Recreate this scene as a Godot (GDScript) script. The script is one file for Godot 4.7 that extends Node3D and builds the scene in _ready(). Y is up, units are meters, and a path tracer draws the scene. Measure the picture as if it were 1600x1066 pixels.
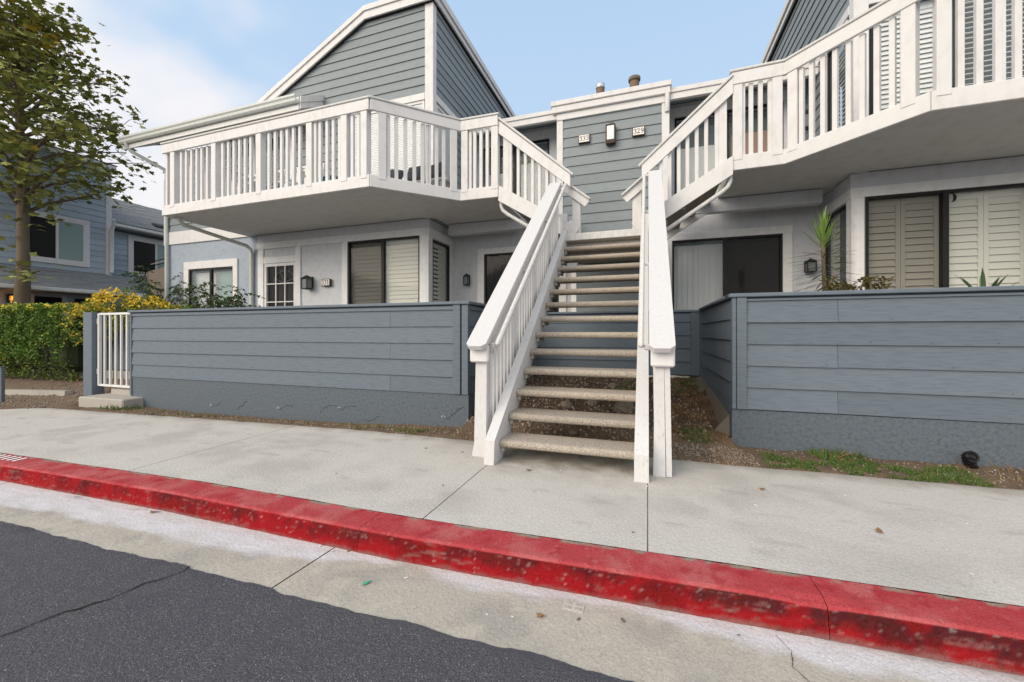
extends Node3D

# ---------------------------------------------------------------- levels and planes (metres)
const ZF := -4.15      # plane of the street fences
const ZB := -6.76      # plane of the bay fronts and the lofts
const ZK := -7.8       # recessed ground floor wall
const ZC := -8.0       # centre upper wall
const FLOOR1 := 0.6
const DECK := 3.40
const SOFFIT := 3.25
const LAND := 2.5
const AX := -0.6       # axis of symmetry of the building

var M := {}
var rng := RandomNumberGenerator.new()
var nz := FastNoiseLite.new()
var nz2 := FastNoiseLite.new()
var box_cache := {}

func _ready() -> void:
	rng.seed = 4711
	nz.seed = 11; nz.noise_type = FastNoiseLite.TYPE_SIMPLEX_SMOOTH; nz.frequency = 1.0; nz.fractal_octaves = 4
	nz2.seed = 77; nz2.noise_type = FastNoiseLite.TYPE_SIMPLEX_SMOOTH; nz2.frequency = 1.0; nz2.fractal_octaves = 2
	camera_and_light()
	make_materials()
	ground_and_street()
	building()
	stairs()
	fences()
	neighbour()
	fixtures()
	plants()
	small_things()

# ================================================================ camera, sky, sun
func camera_and_light() -> void:
	var cam := Camera3D.new(); cam.name = "camera"
	cam.projection = Camera3D.PROJECTION_FRUSTUM
	cam.near = 0.05; cam.far = 600.0
	cam.size = 1066.0 / 625.0 * 0.05
	cam.frustum_offset = Vector2(0, -13.0 / 625.0 * 0.05)
	cam.position = Vector3(0, 1.05, 0); cam.rotation = Vector3(0, 0.327, 0)
	add_child(cam); cam.current = true
	var we := WorldEnvironment.new(); we.name = "world_environment"
	var e := Environment.new()
	e.background_mode = Environment.BG_SKY
	var sky := Sky.new(); var pm := PanoramaSkyMaterial.new()
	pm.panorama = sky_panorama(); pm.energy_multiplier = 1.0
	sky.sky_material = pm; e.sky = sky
	e.tonemap_mode = Environment.TONE_MAPPER_LINEAR
	e.tonemap_exposure = 1.26
	e.sdfgi_enabled = true; e.ssao_enabled = true; e.ssil_enabled = true
	we.environment = e; add_child(we)
	var sun := DirectionalLight3D.new(); sun.name = "sun"
	sun.light_energy = 0.66; sun.light_color = Color(1.0, 0.94, 0.86)
	sun.light_angular_distance = 45.0; sun.shadow_enabled = true
	sun.look_at_from_position(Vector3.ZERO, Vector3(0.50, -0.52, -0.80))
	add_child(sun)

func sky_panorama() -> ImageTexture:
	var w := 1024; var h := 512
	var buf := PackedFloat32Array(); buf.resize(w * h * 3)
	var a := FastNoiseLite.new(); a.seed = 5; a.frequency = 1.0; a.fractal_octaves = 5; a.noise_type = FastNoiseLite.TYPE_SIMPLEX_SMOOTH
	var top := Color(0.30, 0.44, 0.66); var mid := Color(0.395, 0.54, 0.725); var hor := Color(0.70, 0.715, 0.735)
	for j in h:
		var el := PI * (0.5 - (j + 0.5) / h)
		var y := sin(el); var r := cos(el)
		for i in w:
			var az := (float(i) + 0.5) / w * TAU
			var x := sin(az) * r; var z := -cos(az) * r
			var c: Color
			if y < 0.0:
				c = Color(0.42, 0.41, 0.39)
			else:
				c = mid.lerp(top, smoothstep(0.45, 1.0, y)).lerp(hor, pow(1.0 - y, 5.0) * 0.95)
				# broken evening cloud
				var k := 1.0 / (y + 0.35)
				var n := a.get_noise_3d(x * k * 1.25 + 3.1, y * 1.5, z * k * 1.25 - 1.7)
				# the clear patch lies to the north-east; cloud beyond the view is added to lift the light
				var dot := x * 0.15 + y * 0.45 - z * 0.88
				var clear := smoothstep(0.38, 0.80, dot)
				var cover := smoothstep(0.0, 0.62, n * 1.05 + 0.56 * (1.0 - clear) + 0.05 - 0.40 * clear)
				c = c.lerp(Color(0.77, 0.75, 0.76).lerp(Color(1.22, 1.19, 1.15), smoothstep(0.35, -0.15, dot)), cover * 0.9)  # cloud out of view is brightened for more fill light
			var o := (j * w + i) * 3
			buf[o] = c.r; buf[o + 1] = c.g; buf[o + 2] = c.b
	var im := Image.create_from_data(w, h, false, Image.FORMAT_RGBF, buf.to_byte_array())
	return ImageTexture.create_from_image(im)

# ================================================================ materials
func noise_img(sd: int, freq: float, oct: int, kind: int, size: int) -> Image:
	var n := FastNoiseLite.new(); n.seed = sd; n.frequency = freq; n.fractal_octaves = oct; n.noise_type = kind
	if oct == 1: n.fractal_type = FastNoiseLite.FRACTAL_NONE
	return n.get_seamless_image(size, size)

func ramp_tex(im: Image, stops: Array) -> ImageTexture:
	# stops: [position 0..1, Color sRGB] pairs
	var lut := []
	var g := Gradient.new()
	var offs := PackedFloat32Array(); var cols := PackedColorArray()
	for s in stops: offs.append(s[0]); cols.append(s[1])
	g.offsets = offs; g.colors = cols
	for i in 256: lut.append(g.sample(i / 255.0))
	im.convert(Image.FORMAT_L8)
	var d := im.get_data(); var o := PackedByteArray(); o.resize(d.size() * 3)
	var lr := PackedByteArray(); lr.resize(256); var lg := lr.duplicate(); var lb := lr.duplicate()
	for i in 256: lr[i] = int(lut[i].r * 255); lg[i] = int(lut[i].g * 255); lb[i] = int(lut[i].b * 255)
	var q := 0
	for i in d.size():
		var v := d[i]
		o[q] = lr[v]; o[q + 1] = lg[v]; o[q + 2] = lb[v]; q += 3
	var out := Image.create_from_data(im.get_width(), im.get_height(), false, Image.FORMAT_RGB8, o)
	out.generate_mipmaps()
	return ImageTexture.create_from_image(out)

func normal_tex(im: Image, strength: float) -> ImageTexture:
	var c := im.duplicate() as Image
	c.convert(Image.FORMAT_RGBA8)
	c.bump_map_to_normal_map(strength)
	return ImageTexture.create_from_image(c)

func mat(color: Color, rough: float, tex: Texture2D = null, scale := Vector3.ONE, nrm: Texture2D = null, nscale := 1.0) -> StandardMaterial3D:
	var m := StandardMaterial3D.new()
	m.albedo_color = color; m.roughness = rough; m.metallic_specular = 0.35
	if tex: m.albedo_texture = tex
	if nrm:
		m.normal_enabled = true; m.normal_texture = nrm; m.normal_scale = nscale
	if tex or nrm:
		m.uv1_triplanar = true; m.uv1_world_triplanar = true; m.uv1_scale = scale; m.uv1_triplanar_sharpness = 6.0
	return m

func tinted(m: StandardMaterial3D, k: float) -> StandardMaterial3D:
	var c := m.duplicate() as StandardMaterial3D
	c.albedo_color = Color(m.albedo_color.r * k, m.albedo_color.g * k, m.albedo_color.b * k)
	return c

func srgb(r: int, g: int, b: int) -> Color: return Color(r / 255.0, g / 255.0, b / 255.0)

func make_materials() -> void:
	var SS := FastNoiseLite.TYPE_SIMPLEX_SMOOTH
	var soft := noise_img(3, 0.012, 4, SS, 512)
	var soft_t := ramp_tex(soft.duplicate(), [[0.0, Color(0.93, 0.928, 0.92)], [0.45, Color(0.985, 0.985, 0.985)], [1.0, Color(1, 1, 1)]])
	var grain := noise_img(8, 0.02, 5, SS, 512)
	var grain_t := ramp_tex(grain.duplicate(), [[0.0, Color(0.88, 0.885, 0.89)], [0.5, Color(0.965, 0.965, 0.965)], [1.0, Color(1, 1, 1)]])
	var grain_n := normal_tex(grain, 3.0)
	var rough_i := noise_img(21, 0.05, 4, SS, 512)
	var rough_n := normal_tex(rough_i, 5.0)
	var rough_t := ramp_tex(rough_i.duplicate(), [[0.0, Color(0.70, 0.70, 0.70)], [0.5, Color(0.92, 0.92, 0.92)], [1.0, Color(1, 1, 1)]])
	var fine_i := noise_img(31, 0.35, 2, FastNoiseLite.TYPE_VALUE, 512)
	var fine_n := normal_tex(fine_i, 3.0)
	var conc_t := ramp_tex(fine_i.duplicate(), [[0.0, Color(0.78, 0.77, 0.76)], [0.3, Color(0.90, 0.895, 0.89)], [0.6, Color(0.95, 0.95, 0.945)], [1.0, Color(1, 1, 1)]])
	var speck := noise_img(41, 0.45, 1, FastNoiseLite.TYPE_VALUE, 1024)
	var asph_t := ramp_tex(speck.duplicate(), [[0.0, Color(0.20, 0.20, 0.215)], [0.35, Color(0.275, 0.275, 0.295)], [0.72, Color(0.325, 0.325, 0.345)], [0.88, Color(0.39, 0.39, 0.40)], [0.93, Color(0.60, 0.60, 0.59)], [1.0, Color(0.85, 0.84, 0.82)]])
	var aggr_t := ramp_tex(speck.duplicate(), [[0.0, Color(0.34, 0.33, 0.32)], [0.2, Color(0.60, 0.585, 0.565)], [0.4, Color(0.83, 0.815, 0.79)], [0.75, Color(0.92, 0.905, 0.88)], [1.0, Color(1, 0.99, 0.97)]])
	var kerb_t := ramp_tex(fine_i.duplicate(), [[0.0, Color(0.50, 0.50, 0.50)], [0.18, Color(0.78, 0.78, 0.78)], [0.35, Color(0.93, 0.93, 0.93)], [1.0, Color(1, 1, 1)]])
	var plinth_t := ramp_tex(noise_img(61, 0.03, 5, SS, 512), [[0.0, Color(0.78, 0.79, 0.80)], [0.45, Color(0.93, 0.93, 0.935)], [1.0, Color(1, 1, 1)]])
	var worn_t := ramp_tex(noise_img(71, 0.03, 5, SS, 512), [[0.0, Color(0.66, 0.645, 0.62)], [0.085, Color(0.78, 0.77, 0.755)], [0.13, Color(0.955, 0.95, 0.945)], [0.5, Color(0.985, 0.985, 0.985)], [1.0, Color(1, 1, 1)]])
	var soil_t := ramp_tex(rough_i.duplicate(), [[0.0, Color(0.45, 0.44, 0.42)], [0.5, Color(0.8, 0.79, 0.77)], [1.0, Color(1, 1, 1)]])
	var S := Vector3(1, 1, 1)
	M.white = mat(srgb(218, 217, 216), 0.5, soft_t, Vector3(0.9, 0.5, 0.9), grain_n, 0.12)
	M.white_worn = mat(srgb(204, 204, 204), 0.55, worn_t, Vector3(2.2, 0.8, 2.2), grain_n, 0.2)
	M.white_old = mat(srgb(212, 211, 209), 0.55, grain_t, Vector3(1.6, 0.5, 1.6), grain_n, 0.2)
	M.siding = mat(srgb(136, 144, 147), 0.6, soft_t, Vector3(0.5, 2.5, 0.5), grain_n, 0.12)
	M.siding_n = mat(srgb(172, 184, 194), 0.6, soft_t, Vector3(0.5, 2.5, 0.5)); M.siding_nb = tinted(M.siding_n, 0.95)
	M.siding_b = tinted(M.siding, 0.965); M.siding_c = tinted(M.siding, 1.03)
	M.fence = mat(srgb(103, 114, 124), 0.6, grain_t, Vector3(0.5, 4.0, 0.5), grain_n, 0.45)
	M.fence_b = tinted(M.fence, 0.965); M.fence_c = tinted(M.fence, 1.03)
	M.plinth = mat(srgb(98, 107, 115), 0.75, plinth_t, S * 1.7, rough_n, 0.45)
	M.stucco = mat(srgb(160, 170, 182), 0.8, soft_t, S * 0.7, rough_n, 0.3)
	M.grey_wall = mat(srgb(202, 204, 208), 0.75, soft_t, S * 0.8, rough_n, 0.22)
	M.soffit = mat(srgb(206, 205, 203), 0.75, soft_t, S * 0.6, rough_n, 0.15)
	M.trim = mat(srgb(224, 224, 224), 0.55, soft_t, S * 0.8)
	M.black = mat(srgb(30, 28, 26), 0.45)
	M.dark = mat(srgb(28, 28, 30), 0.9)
	M.gutter_metal = mat(srgb(200, 204, 200), 0.4, soft_t, S)
	M.shutter = mat(srgb(216, 212, 198), 0.5)
	M.blind = mat(srgb(232, 232, 230), 0.5)
	M.curtain = mat(srgb(206, 207, 205), 0.9)
	M.curtain_reflection_teal = mat(srgb(150, 172, 168), 0.9)
	M.roof = mat(srgb(152, 154, 154), 0.9, rough_t, S * 3.0, rough_n, 1.0)
	M.roof_dark = mat(srgb(70, 68, 66), 0.9, rough_t, S * 2.0)
	M.tread = mat(srgb(197, 190, 180), 0.85, aggr_t, S * 0.75, fine_n, 0.5)
	M.tread_b = tinted(M.tread, 0.94); M.tread_c = mat(srgb(199, 190, 178), 0.85, aggr_t, S * 0.75, fine_n, 0.5)
	M.concrete = mat(srgb(178, 174, 166), 0.9, conc_t, S * 1.5, rough_n, 0.4)
	M.walk = mat(Color(1, 1, 1), 0.88, conc_t, S * 1.3, rough_n, 0.25); M.walk.vertex_color_use_as_albedo = true
	M.road = mat(Color(1, 1, 1), 0.85, asph_t, S * 1.05, fine_n, 0.5); M.road.vertex_color_use_as_albedo = true
	M.kerb = mat(Color(1, 1, 1), 0.8, kerb_t, S * 1.6, rough_n, 0.4); M.kerb.vertex_color_use_as_albedo = true; M.kerb.metallic_specular = 0.15
	M.soil = mat(Color(1, 1, 1), 0.95, soil_t, S * 2.6, rough_n, 1.0); M.soil.vertex_color_use_as_albedo = true
	M.crack = mat(srgb(34, 33, 33), 0.95)
	M.joint = mat(srgb(104, 98, 90), 0.95)
	M.joint2 = mat(srgb(186, 182, 174), 0.9)
	M.chipped = mat(srgb(138, 146, 152), 0.9)
	M.lamp_glass = mat(srgb(120, 124, 124), 0.25)
	M.leafy = mat(Color(1, 1, 1), 0.55); M.leafy.vertex_color_use_as_albedo = true
	M.leafy.backlight_enabled = true; M.leafy.backlight = Color(0.22, 0.24, 0.06)
	M.bark = mat(srgb(122, 108, 92), 0.9, rough_t, Vector3(5, 1.6, 5), rough_n, 0.9)
	M.stem = mat(srgb(96, 84, 64), 0.9)
	M.rock = mat(srgb(128, 120, 108), 0.9, rough_t, S * 5.0, rough_n, 0.9)
	M.pipe_rust = mat(srgb(142, 118, 98), 0.8, rough_t, S * 6.0)
	M.galv = mat(srgb(196, 200, 204), 0.3, soft_t, S * 3.0); M.galv.metallic = 0.8
	M.pvc = mat(srgb(208, 206, 198), 0.4, grain_t, S * 2.0)
	M.drain = mat(srgb(24, 24, 26), 0.5)
	M.plate_white = mat(srgb(238, 234, 228), 0.4)
	M.bronze = mat(srgb(66, 52, 42), 0.5)
	M.lantern = mat(srgb(42, 48, 48), 0.5)
	M.teal = mat(srgb(20, 160, 180), 0.6)
	M.cushion = mat(srgb(92, 94, 100), 0.9, rough_t, S * 6.0)
	M.door_in = mat(srgb(92, 88, 86), 0.5)
	M.beige = mat(srgb(226, 196, 168), 0.8, soft_t, S)
	M.leaf_brown = mat(srgb(126, 96, 66), 0.8)
	M.chip = mat(srgb(232, 232, 230), 0.8)
	M.mark_green = mat(srgb(70, 160, 130), 0.8)
	M.wood_int = mat(srgb(150, 100, 66), 0.6)
	var gl := StandardMaterial3D.new()
	gl.transparency = BaseMaterial3D.TRANSPARENCY_ALPHA; gl.albedo_color = Color(0.72, 0.78, 0.80, 0.10)
	gl.roughness = 0.02; gl.metallic_specular = 0.22
	M.glass = gl
	var g2 := gl.duplicate() as StandardMaterial3D; g2.albedo_color = Color(0.15, 0.155, 0.15, 0.36); g2.roughness = 0.06
	M.screen = g2
	M.screen_light = g2.duplicate(); M.screen_light.albedo_color = Color(0.17, 0.175, 0.17, 0.24)
	var g3 := g2.duplicate() as StandardMaterial3D; g3.albedo_color = Color(0.10, 0.10, 0.10, 0.62); M.tint = g3
	var fr := StandardMaterial3D.new(); fr.albedo_color = srgb(232, 230, 226); fr.roughness = 0.35
	M.frosted = fr
	var am := StandardMaterial3D.new(); am.albedo_color = srgb(255, 190, 110); am.emission_enabled = true; am.emission = Color(1.0, 0.62, 0.25); am.emission_energy_multiplier = 0.3
	M.amber = am

# ================================================================ building helpers
func thing(called: String, label: String, category: String, at := Vector3.ZERO, group := "") -> Node3D:
	var o := Node3D.new(); o.name = called; o.position = at
	o.set_meta("label", label); o.set_meta("category", category)
	if group != "": o.set_meta("group", group)
	put(self, called, o)
	return o

var name_count := {}

func put(parent: Node3D, called: String, node: Node3D) -> void:
	var key := [parent.get_instance_id(), called]
	var k: int = name_count.get(key, -1) + 1
	name_count[key] = k
	node.name = called if k == 0 else "%s_%03d" % [called, k]
	parent.add_child(node, true)

func group_node(parent: Node3D, called: String) -> Node3D:
	var n := Node3D.new(); put(parent, called, n); return n

func part(parent: Node3D, called: String, mesh: Mesh, m: Material, xf := Transform3D()) -> MeshInstance3D:
	var mi := MeshInstance3D.new(); mi.mesh = mesh; mi.material_override = m
	put(parent, called, mi)
	mi.transform = parent.global_transform.affine_inverse() * xf
	return mi

func tag(o: Node, label: String, category: String, group := "") -> void:
	o.set_meta("label", label); o.set_meta("category", category)
	if group != "": o.set_meta("group", group)

func structure(o: Node) -> Node:
	o.set_meta("kind", "structure"); return o

func stuff(o: Node) -> Node:
	o.set_meta("kind", "stuff"); return o

func tri(st: SurfaceTool, a: Vector3, b: Vector3, c: Vector3, ctr: Vector3) -> void:
	var n := (b - a).cross(c - a)
	if n.dot((a + b + c) / 3.0 - ctr) > 0.0:
		st.add_vertex(a); st.add_vertex(c); st.add_vertex(b)
	else:
		st.add_vertex(a); st.add_vertex(b); st.add_vertex(c)

func quad(st: SurfaceTool, a: Vector3, b: Vector3, c: Vector3, d: Vector3, ctr: Vector3) -> void:
	tri(st, a, b, c, ctr); tri(st, a, c, d, ctr)

func start() -> SurfaceTool:
	var st := SurfaceTool.new(); st.begin(Mesh.PRIMITIVE_TRIANGLES); st.set_smooth_group(-1); return st

func done(st: SurfaceTool) -> ArrayMesh:
	st.generate_normals(); return st.commit()

func add_box(st: SurfaceTool, xf: Transform3D, size: Vector3, ch := 0.0) -> void:
	var h := size * 0.5
	var ctr := xf.origin
	if ch <= 0.0:
		var p := []
		for i in 8: p.append(xf * Vector3(h.x * (1 if i & 1 else -1), h.y * (1 if i & 2 else -1), h.z * (1 if i & 4 else -1)))
		for f in [[0, 1, 3, 2], [4, 5, 7, 6], [0, 1, 5, 4], [2, 3, 7, 6], [0, 2, 6, 4], [1, 3, 7, 5]]:
			quad(st, p[f[0]], p[f[1]], p[f[2]], p[f[3]], ctr)
		return
	var c := minf(ch, minf(h.x, minf(h.y, h.z)) * 0.9)
	# three vertices at each corner
	var v := {}
	for i in 8:
		var s := Vector3(1 if i & 1 else -1, 1 if i & 2 else -1, 1 if i & 4 else -1)
		for ax in 3:
			var q := Vector3(h.x - c, h.y - c, h.z - c)
			q[ax] += c
			v[[i, ax]] = xf * (q * s)
	for ax in 3:
		for sgn in [0, 1]:
			var ids := []
			var b1 := 1 << ((ax + 1) % 3); var b2 := 1 << ((ax + 2) % 3); var b0: int = (1 << ax) * sgn
			for q in [0, b1, b1 | b2, b2]: ids.append(b0 | q)
			quad(st, v[[ids[0], ax]], v[[ids[1], ax]], v[[ids[2], ax]], v[[ids[3], ax]], ctr)
	for ax in 3:
		var a1 := (ax + 1) % 3; var a2 := (ax + 2) % 3
		for s1 in [0, 1]:
			for s2 in [0, 1]:
				var i0: int = s1 * (1 << a1) | s2 * (1 << a2); var i1 := i0 | (1 << ax)
				quad(st, v[[i0, a1]], v[[i1, a1]], v[[i1, a2]], v[[i0, a2]], ctr)
	for i in 8: tri(st, v[[i, 0]], v[[i, 1]], v[[i, 2]], ctr)

func box_mesh(size: Vector3, ch := 0.0) -> Mesh:
	var key := "%.4f %.4f %.4f %.4f" % [size.x, size.y, size.z, ch]
	if not box_cache.has(key):
		var st := start(); add_box(st, Transform3D(), size, ch); box_cache[key] = done(st)
	return box_cache[key]

func bx(parent: Node3D, called: String, m: Material, c: Vector3, size: Vector3, ch := 0.0, b := Basis()) -> MeshInstance3D:
	return part(parent, called, box_mesh(size, ch), m, Transform3D(b, c))

# a box given by two corners
func bb(parent: Node3D, called: String, m: Material, x0: float, x1: float, y0: float, y1: float, z0: float, z1: float, ch := 0.0) -> MeshInstance3D:
	return bx(parent, called, m, Vector3(x0 + x1, y0 + y1, z0 + z1) * 0.5, Vector3(absf(x1 - x0), absf(y1 - y0), absf(z1 - z0)), ch)

func beam_xf(p: Vector3, q: Vector3, up := Vector3.UP) -> Transform3D:
	var x := (q - p).normalized()
	var z := x.cross(up).normalized()
	var y := z.cross(x).normalized()
	return Transform3D(Basis(x, y, z), (p + q) * 0.5)

func beam(parent: Node3D, called: String, m: Material, p: Vector3, q: Vector3, w: float, h: float, ch := 0.0, up := Vector3.UP) -> MeshInstance3D:
	return part(parent, called, box_mesh(Vector3(p.distance_to(q), h, w), ch), m, beam_xf(p, q, up))

# facade frame: local x along the wall, y up, z outwards
func facade(o: Vector3, dx: Vector3) -> Transform3D:
	return Transform3D(Basis(dx, Vector3.UP, dx.cross(Vector3.UP)), o)

func fb(parent: Node3D, called: String, m: Material, F: Transform3D, x0: float, x1: float, y0: float, y1: float, d0: float, d1: float, ch := 0.0) -> MeshInstance3D:
	var c := Vector3(x0 + x1, y0 + y1, d0 + d1) * 0.5
	return part(parent, called, box_mesh(Vector3(absf(x1 - x0), absf(y1 - y0), absf(d1 - d0)), ch), m, F * Transform3D(Basis(), c))

func wall_open(parent: Node3D, called: String, m: Material, F: Transform3D, x0: float, x1: float, y0: float, y1: float, d0: float, d1: float, holes: Array) -> MeshInstance3D:
	var xs := [x0, x1]; var ys := [y0, y1]
	for h in holes:
		for v in [h[0], h[1]]:
			if v > x0 and v < x1: xs.append(v)
		for v in [h[2], h[3]]:
			if v > y0 and v < y1: ys.append(v)
	xs.sort(); ys.sort()
	var st := start()
	for i in xs.size() - 1:
		if xs[i + 1] - xs[i] < 1e-4: continue
		var run := -1.0
		for j in ys.size() - 1:
			if ys[j + 1] - ys[j] < 1e-4: continue
			var cx: float = (xs[i] + xs[i + 1]) * 0.5; var cy: float = (ys[j] + ys[j + 1]) * 0.5
			var inside := false
			for h in holes:
				if cx > h[0] and cx < h[1] and cy > h[2] and cy < h[3]: inside = true
			if inside: continue
			add_box(st, Transform3D(Basis(), Vector3(cx, cy, (d0 + d1) * 0.5)), Vector3(xs[i + 1] - xs[i], ys[j + 1] - ys[j], d1 - d0))
	return part(parent, called, done(st), m, F)

func prism(poly: Array, ext: Vector3) -> ArrayMesh:
	# planar polygon (Vector3 list) extruded by ext
	var n := ext.normalized()
	var u: Vector3 = (poly[1] - poly[0]).normalized()
	u = (u - n * u.dot(n)).normalized()
	var v := n.cross(u)
	var p2 := PackedVector2Array()
	var ctr := Vector3.ZERO
	for p in poly: p2.append(Vector2((p - poly[0]).dot(u), (p - poly[0]).dot(v))); ctr += p
	ctr = ctr / poly.size() + ext * 0.5
	var idx := Geometry2D.triangulate_polygon(p2)
	var st := start()
	for i in range(0, idx.size(), 3):
		var a: Vector3 = poly[idx[i]]; var b: Vector3 = poly[idx[i + 1]]; var c: Vector3 = poly[idx[i + 2]]
		tri(st, a, b, c, (a + b + c) / 3.0 + ext); tri(st, a + ext, b + ext, c + ext, (a + b + c) / 3.0)
	var ccw := not Geometry2D.is_polygon_clockwise(p2)
	for i in poly.size():
		var a: Vector3 = poly[i]; var b: Vector3 = poly[(i + 1) % poly.size()]
		var side := (b - a).cross(n) * (1.0 if ccw else -1.0)
		quad(st, a, b, b + ext, a + ext, (a + b + ext) * 0.5 - side)
	return done(st)

func hexa(a: Array, b: Array) -> ArrayMesh:
	var ctr := Vector3.ZERO
	for p in a + b: ctr += p / 8.0
	var st := start()
	quad(st, a[0], a[1], a[2], a[3], ctr); quad(st, b[0], b[1], b[2], b[3], ctr)
	for i in 4:
		var j := (i + 1) % 4
		quad(st, a[i], a[j], b[j], b[i], ctr)
	return done(st)

func add_tube(st: SurfaceTool, pts: Array, radii, seg := 10, cap := true) -> void:
	var rings := []
	var prev := Vector3.ZERO
	for i in pts.size():
		var t: Vector3
		if i == 0: t = pts[1] - pts[0]
		elif i == pts.size() - 1: t = pts[i] - pts[i - 1]
		else: t = (pts[i + 1] - pts[i]).normalized() + (pts[i] - pts[i - 1]).normalized()
		t = t.normalized()
		var ref := prev
		if i == 0: ref = Vector3.UP if absf(t.y) < 0.9 else Vector3.RIGHT
		var s := (ref - t * ref.dot(t)).normalized()
		prev = s
		var w := t.cross(s)
		var r: float = radii[i] if radii is Array else radii
		var ring := []
		for k in seg: ring.append(pts[i] + (s * cos(TAU * k / seg) + w * sin(TAU * k / seg)) * r)
		rings.append(ring)
	st.set_smooth_group(0)
	for i in pts.size() - 1:
		var ctr: Vector3 = (pts[i] + pts[i + 1]) * 0.5
		for k in seg:
			var l := (k + 1) % seg
			quad(st, rings[i][k], rings[i][l], rings[i + 1][l], rings[i + 1][k], ctr)
	st.set_smooth_group(-1)
	if cap:
		for e in [0, pts.size() - 1]:
			var inward: Vector3 = pts[1] if e == 0 else pts[e - 1]
			for k in seg: tri(st, pts[e], rings[e][k], rings[e][(k + 1) % seg], inward)

func tube(pts: Array, r, seg := 10) -> ArrayMesh:
	var st := start(); add_tube(st, pts, r, seg); return done(st)

func lathe(prof: Array, seg := 16) -> ArrayMesh:
	# prof: Vector2(radius, y)
	var st := start()
	st.set_smooth_group(0)
	for i in prof.size() - 1:
		for k in seg:
			var a := TAU * k / seg; var b := TAU * (k + 1) / seg
			var p0 := Vector3(prof[i].x * cos(a), prof[i].y, prof[i].x * sin(a)); var p1 := Vector3(prof[i].x * cos(b), prof[i].y, prof[i].x * sin(b))
			var q0 := Vector3(prof[i + 1].x * cos(a), prof[i + 1].y, prof[i + 1].x * sin(a)); var q1 := Vector3(prof[i + 1].x * cos(b), prof[i + 1].y, prof[i + 1].x * sin(b))
			var c := Vector3(0, (prof[i].y + prof[i + 1].y) * 0.5, 0)
			if prof[i].distance_to(prof[i + 1]) > 0 and absf(prof[i].y - prof[i + 1].y) < 1e-5:
				c.y += -0.1 if i > prof.size() / 2 else 0.1
			quad(st, p0, p1, q1, q0, c)
	return done(st)

# lapped horizontal boards on a facade; edges(y) gives [left, right] at a height
func lap_boards(parent: Node3D, F: Transform3D, y0: float, y1: float, step: float, edges: Callable, mats: Array, joints := []) -> void:
	var y := y0; var i := 0
	while y < y1 - 0.01:
		var t := minf(y + step, y1)
		var e0: Array = edges.call(y); var e1: Array = edges.call(t)
		var k := (t - y) / step
		var cuts := [[e0[0], e0[1], e1[0], e1[1]]]
		if joints.size() > 0:
			var jx: float = joints[i % joints.size()]
			if jx > e0[0] + 0.05 and jx < e0[1] - 0.05:
				cuts = [[e0[0], jx - 0.0015, e1[0], jx - 0.0015], [jx + 0.0015, e0[1], jx + 0.0015, e1[1]]]
		for c in cuts:
			if c[1] - c[0] < 0.02: continue
			if c[3] < c[2]:
				var mid: float = (c[2] + c[3]) * 0.5
				c[2] = mid - 0.005; c[3] = mid + 0.005
			var lo := 0.024 + rng.randf_range(-0.002, 0.003); var hi := 0.024 - 0.017 * k
			var ja := rng.randf_range(-0.002, 0.002); var jb := rng.randf_range(-0.002, 0.002)
			var me := hexa([Vector3(c[0], y - 0.006 + ja, -0.004), Vector3(c[1], y - 0.006 + jb, -0.004), Vector3(c[1], y - 0.006 + jb, lo), Vector3(c[0], y - 0.006 + ja, lo)],
				[Vector3(c[2], t - 0.004, -0.004), Vector3(c[3], t - 0.004, -0.004), Vector3(c[3], t - 0.004, hi), Vector3(c[2], t - 0.004, hi)])
			part(parent, "siding_board", me, mats[rng.randi() % mats.size()], F)
		y = t; i += 1

# ================================================================ ground, street, pavement
func grade(x: float) -> float: return -0.02 * maxf(0.0, -x - 3.0) if x > -14.0 else -0.22

func kerb_z(x: float) -> float: return -2.02 - 0.042 * clampf(x, -1.25, 4.0)

func sheet(x0: float, x1: float, nx: int, zf: Callable, nzv: int, yf: Callable, cf: Callable) -> ArrayMesh:
	# a grid: x runs x0..x1, t runs 0..1 between zf(x)[0] and zf(x)[1]
	var vs := PackedVector3Array(); var cs := PackedColorArray(); var ix := PackedInt32Array()
	for i in nx + 1:
		var x := x0 + (x1 - x0) * i / nx
		var zz: Array = zf.call(x)
		for j in nzv + 1:
			var t := float(j) / nzv
			var z: float = lerpf(zz[0], zz[1], t)
			vs.append(Vector3(x, yf.call(x, z, t), z)); cs.append(cf.call(x, z, t))
	for i in nx:
		for j in nzv:
			var a := i * (nzv + 1) + j; var b := a + nzv + 1
			# front faces run clockwise seen from above
			ix.append_array([a, b, a + 1, b, b + 1, a + 1] if vs[a].z > vs[a + 1].z else [a, a + 1, b, b, a + 1, b + 1])
	var ns := PackedVector3Array(); ns.resize(vs.size())
	for k in range(0, ix.size(), 3):
		var n := (vs[ix[k + 2]] - vs[ix[k]]).cross(vs[ix[k + 1]] - vs[ix[k]])
		if n.y < 0.0:
			n = -n
		for q in 3: ns[ix[k + q]] += n
	for k in ns.size(): ns[k] = ns[k].normalized()
	for k in range(0, ix.size(), 3):
		var n := (vs[ix[k + 1]] - vs[ix[k]]).cross(vs[ix[k + 2]] - vs[ix[k]])
		if n.y > 0.0:
			var s := ix[k + 1]; ix[k + 1] = ix[k + 2]; ix[k + 2] = s
	var arr := []; arr.resize(Mesh.ARRAY_MAX)
	arr[Mesh.ARRAY_VERTEX] = vs; arr[Mesh.ARRAY_NORMAL] = ns; arr[Mesh.ARRAY_COLOR] = cs; arr[Mesh.ARRAY_INDEX] = ix
	var me := ArrayMesh.new(); me.add_surface_from_arrays(Mesh.PRIMITIVE_TRIANGLES, arr)
	return me

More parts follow.
